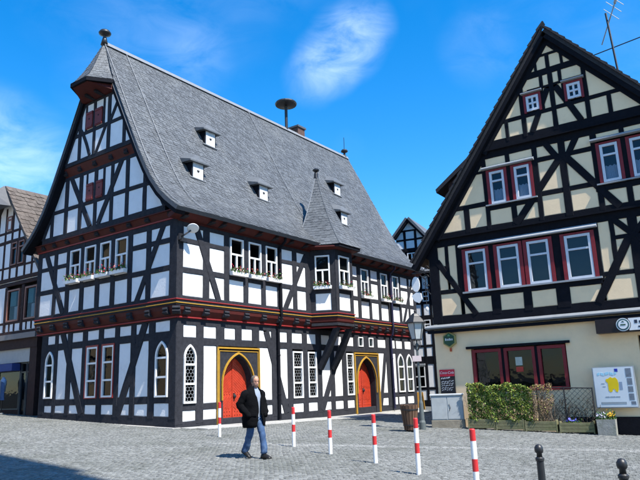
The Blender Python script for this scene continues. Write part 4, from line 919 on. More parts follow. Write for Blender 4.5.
# signs on the inn
def textmesh(name, body, size, P, ux, uz, n, material, parent, shear=0., align='CENTER', depth=.004):
    cu = bpy.data.curves.new(name, 'FONT'); cu.body = body; cu.size = size; cu.align_x = align; cu.align_y = 'CENTER'; cu.extrude = depth; cu.shear = shear
    tmp = bpy.data.objects.new(name, cu); COL.objects.link(tmp); dg = bpy.context.evaluated_depsgraph_get(); dg.update()
    me = bpy.data.meshes.new_from_object(tmp.evaluated_get(dg)); bpy.data.objects.remove(tmp); bpy.data.curves.remove(cu)
    p = wloc(parent) if parent else Vector((0, 0, 0))
    for v in me.vertices: c = v.co.copy(); v.co = P+ux*c.x+uz*c.y+n*c.z-p
    me.name = name; me.materials.clear(); return link(name, me, material, parent)
M_SWHITE = mat('sign_white', (.75, .76, .76), .4, .04, 6, 0); M_GREEN = mat('sign_green', (.02, .075, .04), .35, .15, 6, 0); M_SGOLD = mat('sign_gold', (.36, .30, .10), .4, .1, 6, 0)
M_BLACKB = mat('chalk_board', (.015, .016, .02), .6, .2, 8, 0)
hx = thing('hexagonal_sign', 'green and gold hexagonal brewery sign on the cream wall', 'sign', FB.P(.66, 2.85, .12))
hexa = lambda c, r, k=0: [(c[0]+r*math.cos(math.pi/3*i+math.pi/6), c[1]+r*1.08*math.sin(math.pi/3*i+math.pi/6)) for i in range(6)]
for nm, r, o, mt in (('sign_rim', .29, .14, M_SGOLD), ('sign_face', .24, .155, M_GREEN)):
    mb = MB(); h = hexa((.66, 2.85), r); mb.prism([FB.P(x, y, o) for x, y in h], [FB.P(x, y, .02) for x, y in h]); build(nm, mb, mt, hx)
mb = MB()
for k, (x, wd) in enumerate(((-.15, .05), (-.09, .03), (-.045, .04), (.01, .045), (.065, .04), (.12, .04))): bar(mb, FB, .66+x, .66+x+wd*.72, 2.815, 2.885+.02*(k in (0, 3)), .162, .15)
build('lettering', mb, M_SWHITE, hx)
mb = MB(); mb.prism([FB.P(.66+x, 2.98+y, .162) for x, y in ((-.05, 0), (.05, 0), (.03, .07), (-.03, .07))], [FB.P(.66+x, 2.98+y, .15) for x, y in ((-.05, 0), (.05, 0), (.03, .07), (-.03, .07))]); build('emblem', mb, mat('emblem_green', (.1, .3, .12), .4, .1), hx)
mb = MB(); bar(mb, FB, .62, .69, 2.4, 2.53, .05, .0); tag(build('call_box', mb, mat('orange_red_box', (.45, .08, .03), .5, .1)), 'tiny orange box fixed under the hexagonal sign', 'box')
cc = thing('menu_board', 'black chalk menu board with red header on the cream wall', 'sign', FB.P(.42, 1.3, .03))
mb = MB(); bar(mb, FB, .12, .72, .82, 1.46, .05, .0); build('board', mb, M_BLACKB, cc)
mb = MB(); bar(mb, FB, .12, .72, 1.462, 1.72, .055, .0); build('header', mb, mat('cola_red', (.55, .02, .05), .35, .06, 5, 0), cc)
textmesh('header_lettering', 'Coca-Cola', .135, FB.P(.42, 1.6, .056), HB, ZH, NB, M_SWHITE, cc, shear=.25)
rnd = random.Random(4); mb = MB()
for z, h, n_ in ((1.36, .05, 4), (1.24, .025, 6), (1.16, .025, 5), (1.08, .025, 7), (1.0, .025, 6), (.92, .025, 5)):
    x = .17
    for k in range(n_):
        wd = rnd.uniform(.04, .12)
        if x+wd > .68: break
        dz = rnd.uniform(-.012, .02); mb.prism([FB.P(x, z+dz, .053), FB.P(x+wd, z+dz+.03, .053), FB.P(x+wd, z+dz+.03+h, .053), FB.P(x, z+dz+h, .053)], [FB.P(x, z+dz, .045), FB.P(x+wd, z+dz+.03, .045), FB.P(x+wd, z+dz+.03+h, .045), FB.P(x, z+dz+h, .045)]); x += wd+.025
build('chalk_marks', mb, mat('chalk', (.5, .52, .55), .9, .1), cc)
# boxed sign above the door
bx = thing('box_sign', 'long dark fascia sign with round emblem above the inn door', 'sign', FB.P(7.2, 2.9, .3))
mb = MB(); bar(mb, FB, 6.08, 9.5, 2.66, 3.13, .38, .0); build('sign_case', mb, mat('dark_brown_sign', (.02, .012, .012), .4, .2), bx)
for nm, r, o, mt in (('emblem_rim', .235, .405, M_IRON), ('emblem_ring', .215, .415, M_SWHITE), ('emblem_band', .19, .42, mat('emblem_blue_green', (.05, .12, .13), .4, .1)), ('emblem_face', .145, .43, M_SWHITE)):
    mb = MB(); ci = [(6.95+r*math.cos(t), 2.9+r*math.sin(t)) for t in np.linspace(0, 2*math.pi, 25)[:-1]]; mb.prism([FB.P(x, y, o) for x, y in ci], [FB.P(x, y, .3) for x, y in ci]); build(nm, mb, mt, bx)
mb = MB(); bar(mb, FB, 6.87, 7.03, 2.875, 2.915, .435, .42); mb.prism([FB.P(6.95+x, 2.98+y, .435) for x, y in ((-.05, 0), (.05, 0), (0, .045))], [FB.P(6.95+x, 2.98+y, .42) for x, y in ((-.05, 0), (.05, 0), (0, .045))]); build('emblem_mark', mb, M_GREEN, bx)
mb = MB(); bar(mb, FB, 7.12, 9.4, 2.7, 3.1, .395, .3); build('sign_face', mb, M_SWHITE, bx)
mb = MB()
for k in range(9): bar(mb, FB, 7.3+k*.14, 7.3+k*.14+.09, 2.92, 3.0+.03*(k % 3 == 0), .40, .39)
bar(mb, FB, 7.4, 7.6, 2.78, 2.83, .40, .39); bar(mb, FB, 7.66, 7.95, 2.78, 2.83, .40, .39)
build('lettering', mb, mat('sign_dark_letters', (.03, .04, .07), .4, .1), bx)
# hanging wrought-iron sign at the inn corner
hs_ = thing('hanging_sign', 'white oval hanging sign on curly wrought-iron bracket at inn corner', 'sign', FB.P(-.5, 5.1, .1))
mb = MB(); q = []
mb.tube([FB.P(.0, 5.6, .1), FB.P(-.75, 5.65, .1)], .022, 6); mb.tube([FB.P(.02, 4.7, .1), FB.P(-.2, 5.0, .1), FB.P(-.15, 5.3, .1), FB.P(-.4, 5.55, .1)], .018, 6)
for cx, cz, r, s in ((-.14, 5.42, .13, 1), (-.3, 5.78, .12, -1), (-.1, 5.8, .1, 1), (-.12, 4.9, .1, -1), (-.22, 5.15, .08, 1), (-.1, 5.05, .07, 1), (-.55, 5.78, .09, 1)):
    mb.tube([FB.P(cx+r*(1-t/9)*math.cos(s*t), cz+r*(1-t/9)*math.sin(s*t), .1) for t in np.linspace(0, 7.5, 18)], .014, 5)
mb.tube([FB.P(-.2, 5.0, .1), FB.P(-.18, 4.2, .1)], .012, 5); mb.tube([FB.P(-.6, 5.65, .1), FB.P(-.6, 5.5, .1)], .01, 5); build('bracket', mb, M_IRON, hs_)
mb = MB(); ov = [(-.6+.17*math.cos(t), 5.18+.31*math.sin(t)) for t in np.linspace(0, 2*math.pi, 21)[:-1]]; mb.prism([FB.P(x, y, .13) for x, y in ov], [FB.P(x, y, .07) for x, y in ov]); build('oval_plate', mb, M_SWHITE, hs_)
mb = MB(); ov = [(-.82, 4.72), (-.7, 4.5), (-.5, 4.4), (-.36, 4.55), (-.4, 4.8), (-.6, 4.84)]; mb.prism([FB.P(x, y, .13) for x, y in ov], [FB.P(x, y, .07) for x, y in ov]); build('shield_plate', mb, M_SWHITE, hs_)
mb = MB(); mb.lathe(FB.P(-.18, 4.12, .1), [(.02, .1), (.06, .06), (.07, 0), (.05, -.06), (.01, -.08)], 10); build('lamp_globe', mb, M_SWHITE, hs_)
# ================================================================== shop house on the left
OD = CA+LD*1.0
FD = Fr(OD, GD, -LD)
shop = thing('shop_house', 'half-timbered shop house with tiled roof and dark shopfront', 'house', FD.P(12.5, .4, 0))
DS0, DS1 = 10.5, 18.0; DAP = (14.2, 11.75)
dl = lambda z: DAP[0]-(DAP[1]-z)/1.3
mb = MB(); cs = [(10.7, -.5), (17.8, -.5), (17.8, 7.1), (14.2, 11.3), (10.7, 7.0)]; mb.prism([FD.P(s, z, -.3) for s, z in cs], [FD.P(s, z, -10) for s, z in cs]); build('painted_dark_core', mb, M_DARK, shop)
dbm = [('rail', (10.5, 4.25), (18, 4.25), .5), ('rail', (10.5, 5.25), (18, 5.25), .12), ('rail', (10.5, 6.72), (18, 6.72), .3), ('rail', (10.8, 5.9), (18, 5.9), .0001)]
dbm = [('rail', (10.5, 4.28), (18, 4.28), .2), ('rail', (10.5, 5.3), (10.9, 5.3), .12), ('rail', (12.05, 5.5), (12.4, 5.5), .12), ('rail', (10.5, 6.72), (18, 6.72), .16)]
for c, ww in ((10.62, .26), (12.2, .22), (13.75, .22), (15.3, .22), (16.8, .22), (17.9, .2)): dbm.append(('post', (c, 4.4), (c, 6.6), ww))
for c in (11.3, 11.75, 12.85, 13.3, 14.6): dbm.append(('post', (c, 4.4), (c, 4.75), .1))
dbm.append(('rail', (10.5, 4.8), (18, 4.8), .1))
wall_frame(FD, rect(10.5, 18, 4.2, 6.8), dbm, [(10.85, 12.05, 4.82, 6.5), (12.4, 13.65, 4.82, 6.5)], shop, M_TIMBER_C, M_WHITE)
for a, b in ((10.92, 11.98), (12.46, 13.6)):
    window(FD, a, b, 4.86, 6.45, shop, trans=(), mull=(), of=.03, fw=.08, m_frame=mat('brown_window_paint', (.24, .10, .07), .5, .1)); 
    mb = MB(); bar(mb, FD, a+.35, a+.6, 4.95, 5.6, -.1, -.12); build('curtain', mb, mat('lace_curtain', (.62, .63, .66), .9, .15, 30, 0), shop)
    mb = MB(); bar(mb, FD, a+.5, b-.12, 5.65, 6.35, -.1, -.12); build('roller_blind', mb, mat('turquoise_blind', (.12, .33, .34), .8, .1), shop)
# attic gable of the shop house
dab = [('rail', (dl(6.9), 6.97), (17.6, 6.97), .2), ('rail', (dl(8.95), 8.98), (16.6, 8.98), .16), ('rail', (dl(9.5), 9.5), (16.2, 9.5), .12), ('rail', (dl(7.6), 7.62), (17.2, 7.62), .1)]
for c in (11.6, 12.25, 12.95, 13.62, 14.3, 15.0, 15.7): dab.append(('post', (c, 7.0), (c, min(10.8, DAP[1]-1.3*abs(c-DAP[0])-.2)), .14))
wall_frame(FD, [(dl(6.85), 6.85), (17.8, 6.85), (14.25, 11.5), (14.15, 11.5)], dab, [(12.32, 12.9, 7.7, 8.9), (13.0, 13.56, 7.7, 8.9), (13.7, 14.2, 9.55, 10.4)], shop, M_TIMBER_C, M_WHITE)
for a, b, z0, z1 in ((12.35, 12.88, 7.7, 8.88), (13.03, 13.55, 7.7, 8.88), (13.72, 14.2, 9.6, 10.35)): window(FD, a, b, z0, z1, shop, trans=(z0+.75*(z1-z0),), of=.03, fw=.06, m_frame=mat('brown_window_paint', (.2, .17, .15)))
timber(FD, 'rafter', (dl(6.9), 6.9), (dl(11.5), 11.5), .22, shop, M_TIMBER_C, .02)
M_RTILE = mat('weathered_clay_tile', (.105, .088, .076), .85, .25, 5, .25, 30, island=.22, dirt=((.13, .115, .10), 1.5, .5, .85))
def dslab(e, t, o0, o1):
    A = Vector(e); B_ = Vector((DAP[0], DAP[1]+.15)); d = (B_-A).normalized(); n = Vector((-d.y, d.x)); n = n if n.y > 0 else -n; q = [A, B_, B_+n*t, A+n*t]
    mb = MB(); mb.prism([FD.P(p.x, p.y, o0) for p in q], [FD.P(p.x, p.y, o1) for p in q]); return build('roof', mb, M_RTILE, shop), A, d, n, (B_-A).length
rfd, A_, d_, n_, ln_ = dslab((10.05, 6.5), .12, .3, -9.5)
dslab((18.4, 6.5), .12, .3, -9.5)
def Pd(u, v): p = A_+d_*v+n_*.125; return FD.P(p.x, p.y, .32-u)
slates(Pd, 9.0, ln_-.05, .24, .32, random.Random(8), rfd, name='tiles', material=M_RTILE, lift=.035)
mb = MB(); mb.prism([FD.P(p[0], p[1], .9) for p in ((13.4, 10.7), (15.0, 10.7), (14.2, 11.5))], [FD.P(p[0], p[1], .3) for p in ((13.4, 10.75), (15.0, 10.75), (14.2, 12.0))]); build('hood_roof', mb, M_SLATE2, shop)
# shopfront
mb = MB(); bar(mb, FD, 10.45, 18, 3.95, 4.2, .25, -.2); build('shop_cornice', mb, mat('grey_beige_cornice', (.22, .2, .19), .7, .1), shop)
mb = MB(); bar(mb, FD, 10.45, 18, 3.5, 3.949, .12, -.3); build('shop_lintel', mb, M_TIMBER_C, shop)
mb = MB(); bar(mb, FD, 11.05, 18, 2.86, 3.499, .02, -.3); build('shop_fascia', mb, mat('pale_fascia', (.40, .40, .38), .7, .08), shop)
for x0, x1 in ((10.45, 11.04), (14.6, 15.0)):
    mb = MB(); bar(mb, FD, x0, x1, -.3, 3.5, .1, -.4); build('shop_pillar', mb, M_TIMBER_C, shop)
mb = MB(); bar(mb, FD, 12.15, 14.6, 2.48, 2.82, .3, -.1); build('awning_valance', mb, mat('blue_awning', (.03, .055, .2), .7, .1), shop)
M_DKMETAL = mat('dark_shop_metal', (.05, .055, .062), .4, .2, 5, 0)
for (a, b, z0, z1, tr) in ((11.08, 11.55, .35, 2.84, (2.4,)), (11.6, 12.1, .35, 2.84, (2.4,)), (12.15, 14.5, .7, 2.5, ())): window(FD.sh(-.15), a, b, z0, z1, shop, trans=tr, of=.03, fw=.05, m_frame=M_DKMETAL)
mb = MB(); bar(mb, FD, 12.1, 14.6, .0, .7, -.12, -.3); build('stall_riser', mb, M_TIMBER_C, shop)
# garments on a rack outside the shop, and a display bust
def gpos(p): return Vector((p.x, p.y, gz(p.x, p.y)))
rb = gpos(FD.P(12.75, 0, .75)); rk = thing('clothes_rack', 'clothes rack with striped garments standing outside the shop', 'clothes rack', rb)
mb = MB()
for e in (-.55, .55):
    c = rb+GD*e; mb.tube([c+ZH*.02, c+ZH*1.5], .018, 6); mb.tube([c-LD*.25+ZH*.03, c+LD*.25+ZH*.03], .02, 6)
mb.tube([rb-GD*.55+ZH*1.5, rb+GD*.55+ZH*1.5], .018, 6); build('rail', mb, M_ZINC, rk)
GM = [mat('garment_blue', (.10, .16, .30), .9, .2, 12, 0), mat('garment_white', (.55, .57, .6), .9, .1, 12, 0), mat('garment_grey', (.2, .22, .25), .9, .2, 12, 0), mat('garment_pale_blue', (.32, .40, .52), .9, .1, 12, 0)]
for k in range(8):
    c = rb+GD*(-.48+.136*k); mb = MB(); rs = []
    for z, wd, th in ((1.46, .05, .02), (1.4, .2, .03), (1.2, .24, .05), (.85, .25, .06), (.62, .27, .07)):
        rs.append([c+LD*(wd*math.cos(t))*1.0+GD*(th*math.sin(t)+.03*math.sin(3*t+k))+ZH*z for t in np.linspace(0, 2*math.pi, 11)[:-1]])
    mb.rings(rs); build('garment', mb, GM[k % 4], rk)
bp_ = gpos(FD.P(12.9, 0, .25)); bs_ = thing('display_bust', 'headless display bust in a pale blue shirt by the shop window', 'mannequin', bp_)
mb = MB(); mb.lathe(bp_, [(.16, 0), (.16, .03), (.02, .06), (.02, 1.0), (.02, 1.05)], 12); build('stand', mb, M_IRON, bs_)
mb = MB(); rs = []
for z, a, b in ((1.0, .16, .11), (1.2, .15, .11), (1.4, .2, .13), (1.52, .2, .11), (1.58, .12, .08), (1.64, .06, .06), (1.68, .055, .055)): rs.append([bp_+GD*(a*math.cos(t))+LD*(b*math.sin(t))+ZH*z for t in np.linspace(0, 2*math.pi, 15)[:-1]])
mb.rings(rs); build('shirt', mb, GM[3], bs_, smooth=True)
# ================================================================== house at the end of the lane
_cu = Vector((-math.cos(R(26)), math.sin(R(26)), 0)); FC = Fr(CA+LD*24+GD*2.6-_cu*2.6, _cu, Vector((-_cu.y, _cu.x, 0)))
lane = thing('lane_house', 'white half-timbered house with small gable at the end of the lane', 'house', FC.P(2.2, -.3, 0))
mb = MB(); bar(mb, FC, -4, 7, -1.2, 9.0, -.3, -6); build('painted_dark_core', mb, M_DARK, lane)
cb_ = [('rail', (-4, -.1), (7, -.1), .5), ('rail', (-4, .9), (7, .9), .16), ('rail', (-4, 2.75), (7, 2.75), .5), ('rail', (-4, 3.7), (7, 3.7), .14), ('rail', (-4, 4.75), (7, 4.75), .16), ('rail', (-4, 5.6), (7, 5.6), .3), ('rail', (-4, 6.6), (7, 6.6), .15), ('rail', (-4, 7.5), (7, 7.5), .15), ('rail', (-4, 8.6), (7, 8.6), .3)]
for c in (-3.5, -2.5, -1.5, -.6, .3, 1.35, 1.95, 2.55, 3.6, 4.4, 5.2, 6.0, 6.8): cb_.append(('post', (c, -.2), (c, 8.7), .17))
cw = [(2.0, 2.5, 6.7, 7.4), (2.0, 2.5, 4.85, 5.45), (2.62, 3.5, 1.0, 2.4), (2.7, 3.5, 4.9, 5.5)]
wall_frame(FC, rect(-4, 7, -.3, 8.8), cb_, cw, lane, M_TIMBER_B, M_WHITE)
for q in cw: window(FC, q[0]+.04, q[1]-.02, q[2], q[3], lane, trans=((q[2]+q[3])/2,), of=.03, fw=.06)
mb = MB(); bar(mb, FC, 2.62, 3.5, 2.42, 2.55, .12, 0); build('window_sill', mb, M_HOOD, lane)
# gabled wall-dormer
GA = (3.1, 12.62); gl = lambda z: GA[0]+(GA[1]-z)*.8; gr = lambda z: GA[0]-(GA[1]-z)*.85
gcb = [('rail', (1.9, 10.4), (4.2, 10.4), .24), ('rail', (1.9, 11.15), (4.3, 11.15), .13), ('rail', (2.4, 11.8), (3.7, 11.8), .12), ('post', (3.47, 10.3), (3.47, 11.8), .17), ('post', (2.68, 10.3), (2.68, 11.8), .17)]
wall_frame(FC.sh(.05), [(1.95, 10.3), (4.15, 10.3), (4.1, 11.3), (3.1, 12.55), (2.0, 11.25)], gcb, [], lane, M_TIMBER_B, M_WHITE)
wall_frame(FC, rect(1.9, 4.2, 8.75, 10.3), [('post', (c, 8.7), (c, 10.3), .17) for c in (2.0, 2.6, 3.45, 4.1)]+[('rail', (1.9, 9.4), (2.6, 9.4), .14)], [(2.6, 3.4, 8.9, 10.2)], lane, M_TIMBER_B, M_WHITE)
window(FC, 2.7, 3.36, 9.3, 10.2, lane, mull=((3.03, 9.3, 10.2),), of=.03, fw=.06)
mb = MB(); cs = [(2.0, 8.7), (4.1, 8.7), (4.1, 11.1), (3.1, 12.3), (2.0, 11.1)]; mb.prism([FC.P(s, z, -.2) for s, z in cs], [FC.P(s, z, -5) for s, z in cs]); build('painted_dark_core', mb, M_DARK, lane)
for e in ((4.25, 11.3), (1.78, 11.05)):
    A = Vector(e); B_ = Vector(GA); d = (B_-A).normalized(); n = Vector((-d.y, d.x)); n = n if n.y > 0 else -n; q = [A, B_, B_+n*.16, A+n*.16]
    mb = MB(); mb.prism([FC.P(p.x, p.y, .35) for p in q], [FC.P(p.x, p.y, -5) for p in q]); build('roof', mb, M_SLATE, lane)
    q = [A-n*.14, B_-n*.14, B_-n*.005, A-n*.005]; mb = MB(); mb.prism([FC.P(p.x, p.y, .3) for p in q], [FC.P(p.x, p.y, .05) for p in q]); build('verge_board', mb, M_TIMBER_B, lane)
mb = MB(); q = [(.5, 8.7), (-4.5, 11.2), (-4.5, 11.0), (.3, 8.6)]; mb.prism([FC.P(-4.2, z, o) for o, z in q], [FC.P(7.2, z, o) for o, z in q]); build('roof', mb, M_SLATE, lane)
# cafe table with a yellow chair in the lane
tp = gpos(FL.P(17.6, 0, 1.25)); ct = thing('cafe_table', 'small dark cafe table in the lane behind the street lamp', 'table', tp)
mb = MB(); mb.lathe(tp, [(.38, .70), (.4, .71), (.4, .74), (.38, .75)], 18); build('table_top', mb, M_IRON, ct)
mb = MB(); mb.lathe(tp, [(.22, 0), (.22, .03), (.03, .06), (.03, .7)], 10); build('pedestal', mb, M_IRON, ct)
yp = gpos(FL.P(18.9, 0, -.5)); yc = thing('yellow_board', 'yellow folding board standing by the far end of the hall', 'board', yp)
M_YEL = mat('yellow_board_paint', (.62, .33, .06), .6, .15, 6, 0)
for sg in (-1, 1):
    mb = MB(); ax = GD; mb.prism([yp+ax*x+LD*(sg*(.22-.19*z/1.1))+ZH*z for x, z in ((-.17, 0.02), (.17, 0.02), (.17, 1.0), (-.17, 1.0))], [yp+ax*x+LD*(sg*(.25-.19*z/1.1))+ZH*z for x, z in ((-.17, 0.02), (.17, 0.02), (.17, 1.0), (-.17, 1.0))]); build('board_leaf', mb, M_YEL, yc)
# ================================================================== street furniture
M_PRED = mat('pole_red_paint', (.55, .028, .03), .4, .1, 8, .03, 40, spec=.4); M_PWHITE = mat('pole_white_paint', (.78, .78, .78), .4, .06, 8, .03, 40, spec=.4, dirt=((.5, .49, .46), 6, .6, 1.))
POLES = [(-3.20, 19.75, 1.02, 'farthest red and white post, in front of the first red door'), (-.86, 17.15, 1.0, 'red and white post just right of the walking man'), (.07, 15.55, 1.0, 'third red and white post counted from the hall door'), (1.0, 14.0, 1.0, 'fourth red and white post counted from the hall door'), (1.67, 12.42, 1.02, 'red and white post in front of the litter bin'), (2.22, 10.12, 1.0, 'nearest and rightmost red and white post, in front of the hedge')]
mcache = {}
for i, (x, y, h, lab) in enumerate(POLES):
    b = Vector((x, y, gz(x, y)-.01)); t = thing('marker_post', lab, 'post', b, 'red and white marker posts'); tilt = Vector((random.uniform(-.012, .012), random.uniform(-.012, .012), 1))
    for z0, z1, mt in ((-.1, .38, M_PWHITE), (.38, .56, M_PRED), (.56, .82, M_PWHITE), (.82, 1.0, M_PRED)):
        mb = MB(); r = .045; mb.tube([b+tilt*(z0*h), b+tilt*(z1*h)] if z1 < 1 else [b+tilt*(z0*h), b+tilt*(h*.985), b+tilt*h], [r, r] if z1 < 1 else [r, r, r*.7], 16); build('post_band', mb, mt, t)
def bollard(x, y, lab):
    b = Vector((x, y, gz(x, y))); t = thing('bollard', lab, 'bollard', b, 'black iron bollards')
    mb = MB(); mb.lathe(b, [(.075, -.05), (.075, .06), (.052, .1), (.047, .66), (.058, .67), (.058, .70), (.042, .715)], 18); build('shaft', mb, M_IRON, t, smooth=False)
    mb = MB(); mb.lathe(b, [(.04, .70), (.034, .76), (.052, .775), (.058, .80), (.056, .835), (.035, .87), (.001, .88)], 18); build('knob', mb, M_IRON, t, smooth=True)
bollard(2.84, 8.98, 'black iron bollard nearer the planters, left of the pair'); bollard(3.26, 7.46, 'black iron bollard at the right edge, nearer of the pair')
# lamp post
lp = Vector((3.36, 23.2, gz(3.36, 23.2))); lt = thing('street_lamp', 'old-fashioned lantern street lamp on a slim grey post', 'street lamp', lp)
M_LGREY = mat('lamp_green_grey', (.10, .115, .115), .45, .15, 8, .03)
mb = MB(); mb.lathe(lp, [(.12, -.1), (.12, .25), (.09, .32), (.075, .9), (.05, 1.0), (.042, 2.9), (.06, 2.93), (.06, 2.97), (.03, 3.0), (.03, 3.12)], 14); build('post', mb, M_LGREY, lt)
mb = MB()
for a in range(4): mb.tube([lp+ZH*2.75+Vector((math.cos(a*1.571+.4)*.045, math.sin(a*1.571+.4)*.045, 0)), lp+ZH*2.95+Vector((math.cos(a*1.571+.4)*.16, math.sin(a*1.571+.4)*.16, 0)), lp+ZH*3.1+Vector((math.cos(a*1.571+.4)*.13, math.sin(a*1.571+.4)*.13, 0))], .014, 5)
build('scroll_bracket', mb, M_IRON, lt)
mb = MB(); hz = lambda r, z: [lp+Vector((r*1.35*math.cos(math.pi/3*k+.2), r*1.35*math.sin(math.pi/3*k+.2), 3.1+(z-3.1)*1.12)) for k in range(6)]
for k in range(6): mb.tube([hz(.14, 3.12)[k], hz(.24, 3.66)[k]], .013, 5)
mb.rings([hz(.15, 3.1), hz(.15, 3.14)]); build('lantern_cage', mb, M_IRON, lt)
for k in range(6):
    a, b, c, d = hz(.137, 3.14)[k], hz(.137, 3.14)[(k+1) % 6], hz(.233, 3.65)[(k+1) % 6], hz(.233, 3.65)[k]
    mb = MB(); mb.add([a, b, c, d], [[0, 1, 2, 3]]); build('pane', mb, mat('frosted_lantern_glass', (.42, .45, .45), .3, .1, 6, 0, spec=.5), lt)
mb = MB(); mb.rings([hz(.30, 3.64), hz(.30, 3.67), hz(.17, 3.84), hz(.15, 3.86), hz(.09, 3.95), hz(.03, 3.99)]); build('lantern_roof', mb, M_IRON, lt)
mb = MB(); mb.lathe(lp, [(.02, 4.08), (.04, 4.12), (.04, 4.16), (.001, 4.22)], 8); build('finial', mb, M_IRON, lt)
mb = MB(); mb.lathe(lp, [(.03, 3.16), (.05, 3.3), (.04, 3.45), (.01, 3.5)], 10); build('bulb', mb, M_PWHITE, lt)
mb = MB(); mb.box(lp+Vector((-.05, -.09, 2.45)), .16, .02, .1); build('sign_plate', mb, mat('pink_grey_plate', (.45, .38, .38), .5, .1), lt)
# litter bin of tapering wooden slats
bn = Vector((2.82, 22.3, gz(2.82, 22.3))); bt = thing('litter_bin', 'brown wooden slatted litter bin beside the street lamp', 'litter bin', bn)
M_BINW = mat('brown_bin_wood', (.115, .065, .04), .8, .3, 6, .2, 30, stretch=(1, 1, .2))
for k in range(16):
    a = 2*math.pi*k/16; d = Vector((math.cos(a), math.sin(a), 0)); e = Vector((-math.sin(a), math.cos(a), 0)); mb = MB()
    rs = [[bn+d*(r-.012)+e*-wd+ZH*z, bn+d*(r+.012)+e*-wd+ZH*z, bn+d*(r+.012)+e*wd+ZH*z, bn+d*(r-.012)+e*wd+ZH*z] for r, wd, z in ((.19, .03, .06), (.25, .041, .5), (.3, .05, .88))]
    mb.rings(rs); build('slat', mb, M_BINW, bt)
mb = MB(); mb.lathe(bn, [(.12, 0), (.17, .05), (.17, .1), (.22, .6), (.25, .84), (.001, .8)], 16); build('liner', mb, M_IRON, bt)
for z, r in ((.22, .228), (.72, .292)):
    mb = MB(); rs = [[bn+Vector((rr*math.cos(t), rr*math.sin(t), zz)) for t in np.linspace(0, 2*math.pi, 25)[:-1]] for rr, zz in ((r, z-.02), (r+.012, z-.02), (r+.012, z+.02), (r, z+.02))]; mb.rings(rs+[rs[0]], False, False); build('hoop', mb, M_IRON, bt)
# utility cabinet
PX = Vector((.872, -.488, 0)).normalized(); PN = Vector((PX.y, -PX.x, 0))      # along the planters, towards the square
def gp(x, y): return Vector((x, y, gz(x, y)))
c0 = gp(4.42, 24.0); cx_ = Vector((.97, -.243, 0)).normalized(); cn_ = Vector((cx_.y, -cx_.x, 0))
ub = thing('utility_cabinet', 'grey utility cabinet on a mossy concrete base below the menu board', 'cabinet', c0)
mb = MB(); mb.box(c0-cn_*.22+ZH*.11, .6, .24, .17, cx_, cn_, bev=.012); build('base', mb, mat('mossy_concrete', (.2, .18, .14), .9, .3, 5, .3, 20), ub)
M_CAB = mat('cabinet_grey', (.33, .355, .36), .6, .14, 3, .08, 30, dirt=((.2, .2, .19), 3, .6, .95))
mb = MB(); mb.box(c0-cn_*.22+ZH*.72, .575, .21, .44, cx_, cn_, bev=.015); build('body', mb, M_CAB, ub)
mb = MB(); mb.box(c0-cn_*.22+ZH*1.18, .61, .25, .03, cx_, cn_, bev=.01); build('lid', mb, mat('cabinet_lid', (.48, .50, .51), .5, .1), ub)
for sx in (-.285, .285):
    mb = MB(); mb.box(c0+cx_*sx+cn_*-.006+ZH*.72, .27, .008, .4, cx_, cn_, bev=.004); build('door', mb, M_CAB, ub)
mb = MB(); mb.tube([c0+cx_*.07+cn_*.015+ZH*.6, c0+cx_*.12+cn_*.02+ZH*.72, c0+cx_*.07+cn_*.015+ZH*.85], .008, 5); build('graffiti_mark', mb, M_IRON, ub)
# wooden troughs in front of the inn
M_TROUGH = mat('mossy_trough_wood', (.17, .16, .085), .9, .3, 5, .3, 25, island=.2, dirt=((.07, .10, .03), 3, .5, .8))
T0 = Vector((5.04, 23.66, 0))
TS = ((0.02, .98, 'leftmost wooden trough, beside the utility cabinet'), (1.0, 1.98, 'wooden trough second from the cabinet, under the green hedge'), (2.0, 3.06, 'wooden trough below the brown end of the hedge'), (3.12, 4.22, 'wooden trough below the wire lattice, next to the stone planter'))
for a, b, lab in TS:
    c = T0+PX*((a+b)/2); c = gp(c.x, c.y); t = thing('flower_trough', lab, 'trough', c-PN*.2, 'mossy wooden troughs')
    for k in range(3):
        mb = MB(); mb.box(c+ZH*(.1+.105*k)-PN*.02, (b-a)/2-.03, .022, .049, PX, PN, bev=.006); build('plank', mb, M_TROUGH, t)
        mb = MB(); mb.box(c+ZH*(.1+.105*k)-PN*.4, (b-a)/2-.03, .022, .049, PX, PN, bev=.006); build('plank', mb, M_TROUGH, t)
    for e in (-1, 1):
        mb = MB(); mb.box(c+PX*(e*((b-a)/2-.025))+ZH*.2-PN*.21, .024, .215, .2, PX, PN, bev=.005); build('end_board', mb, M_TROUGH, t)
    mb = MB(); mb.box(c+ZH*.3-PN*.21, (b-a)/2-.05, .17, .02, PX, PN); build('soil', mb, mat('soil', (.035, .025, .018), .95, .3, 12, .4, 30), t)
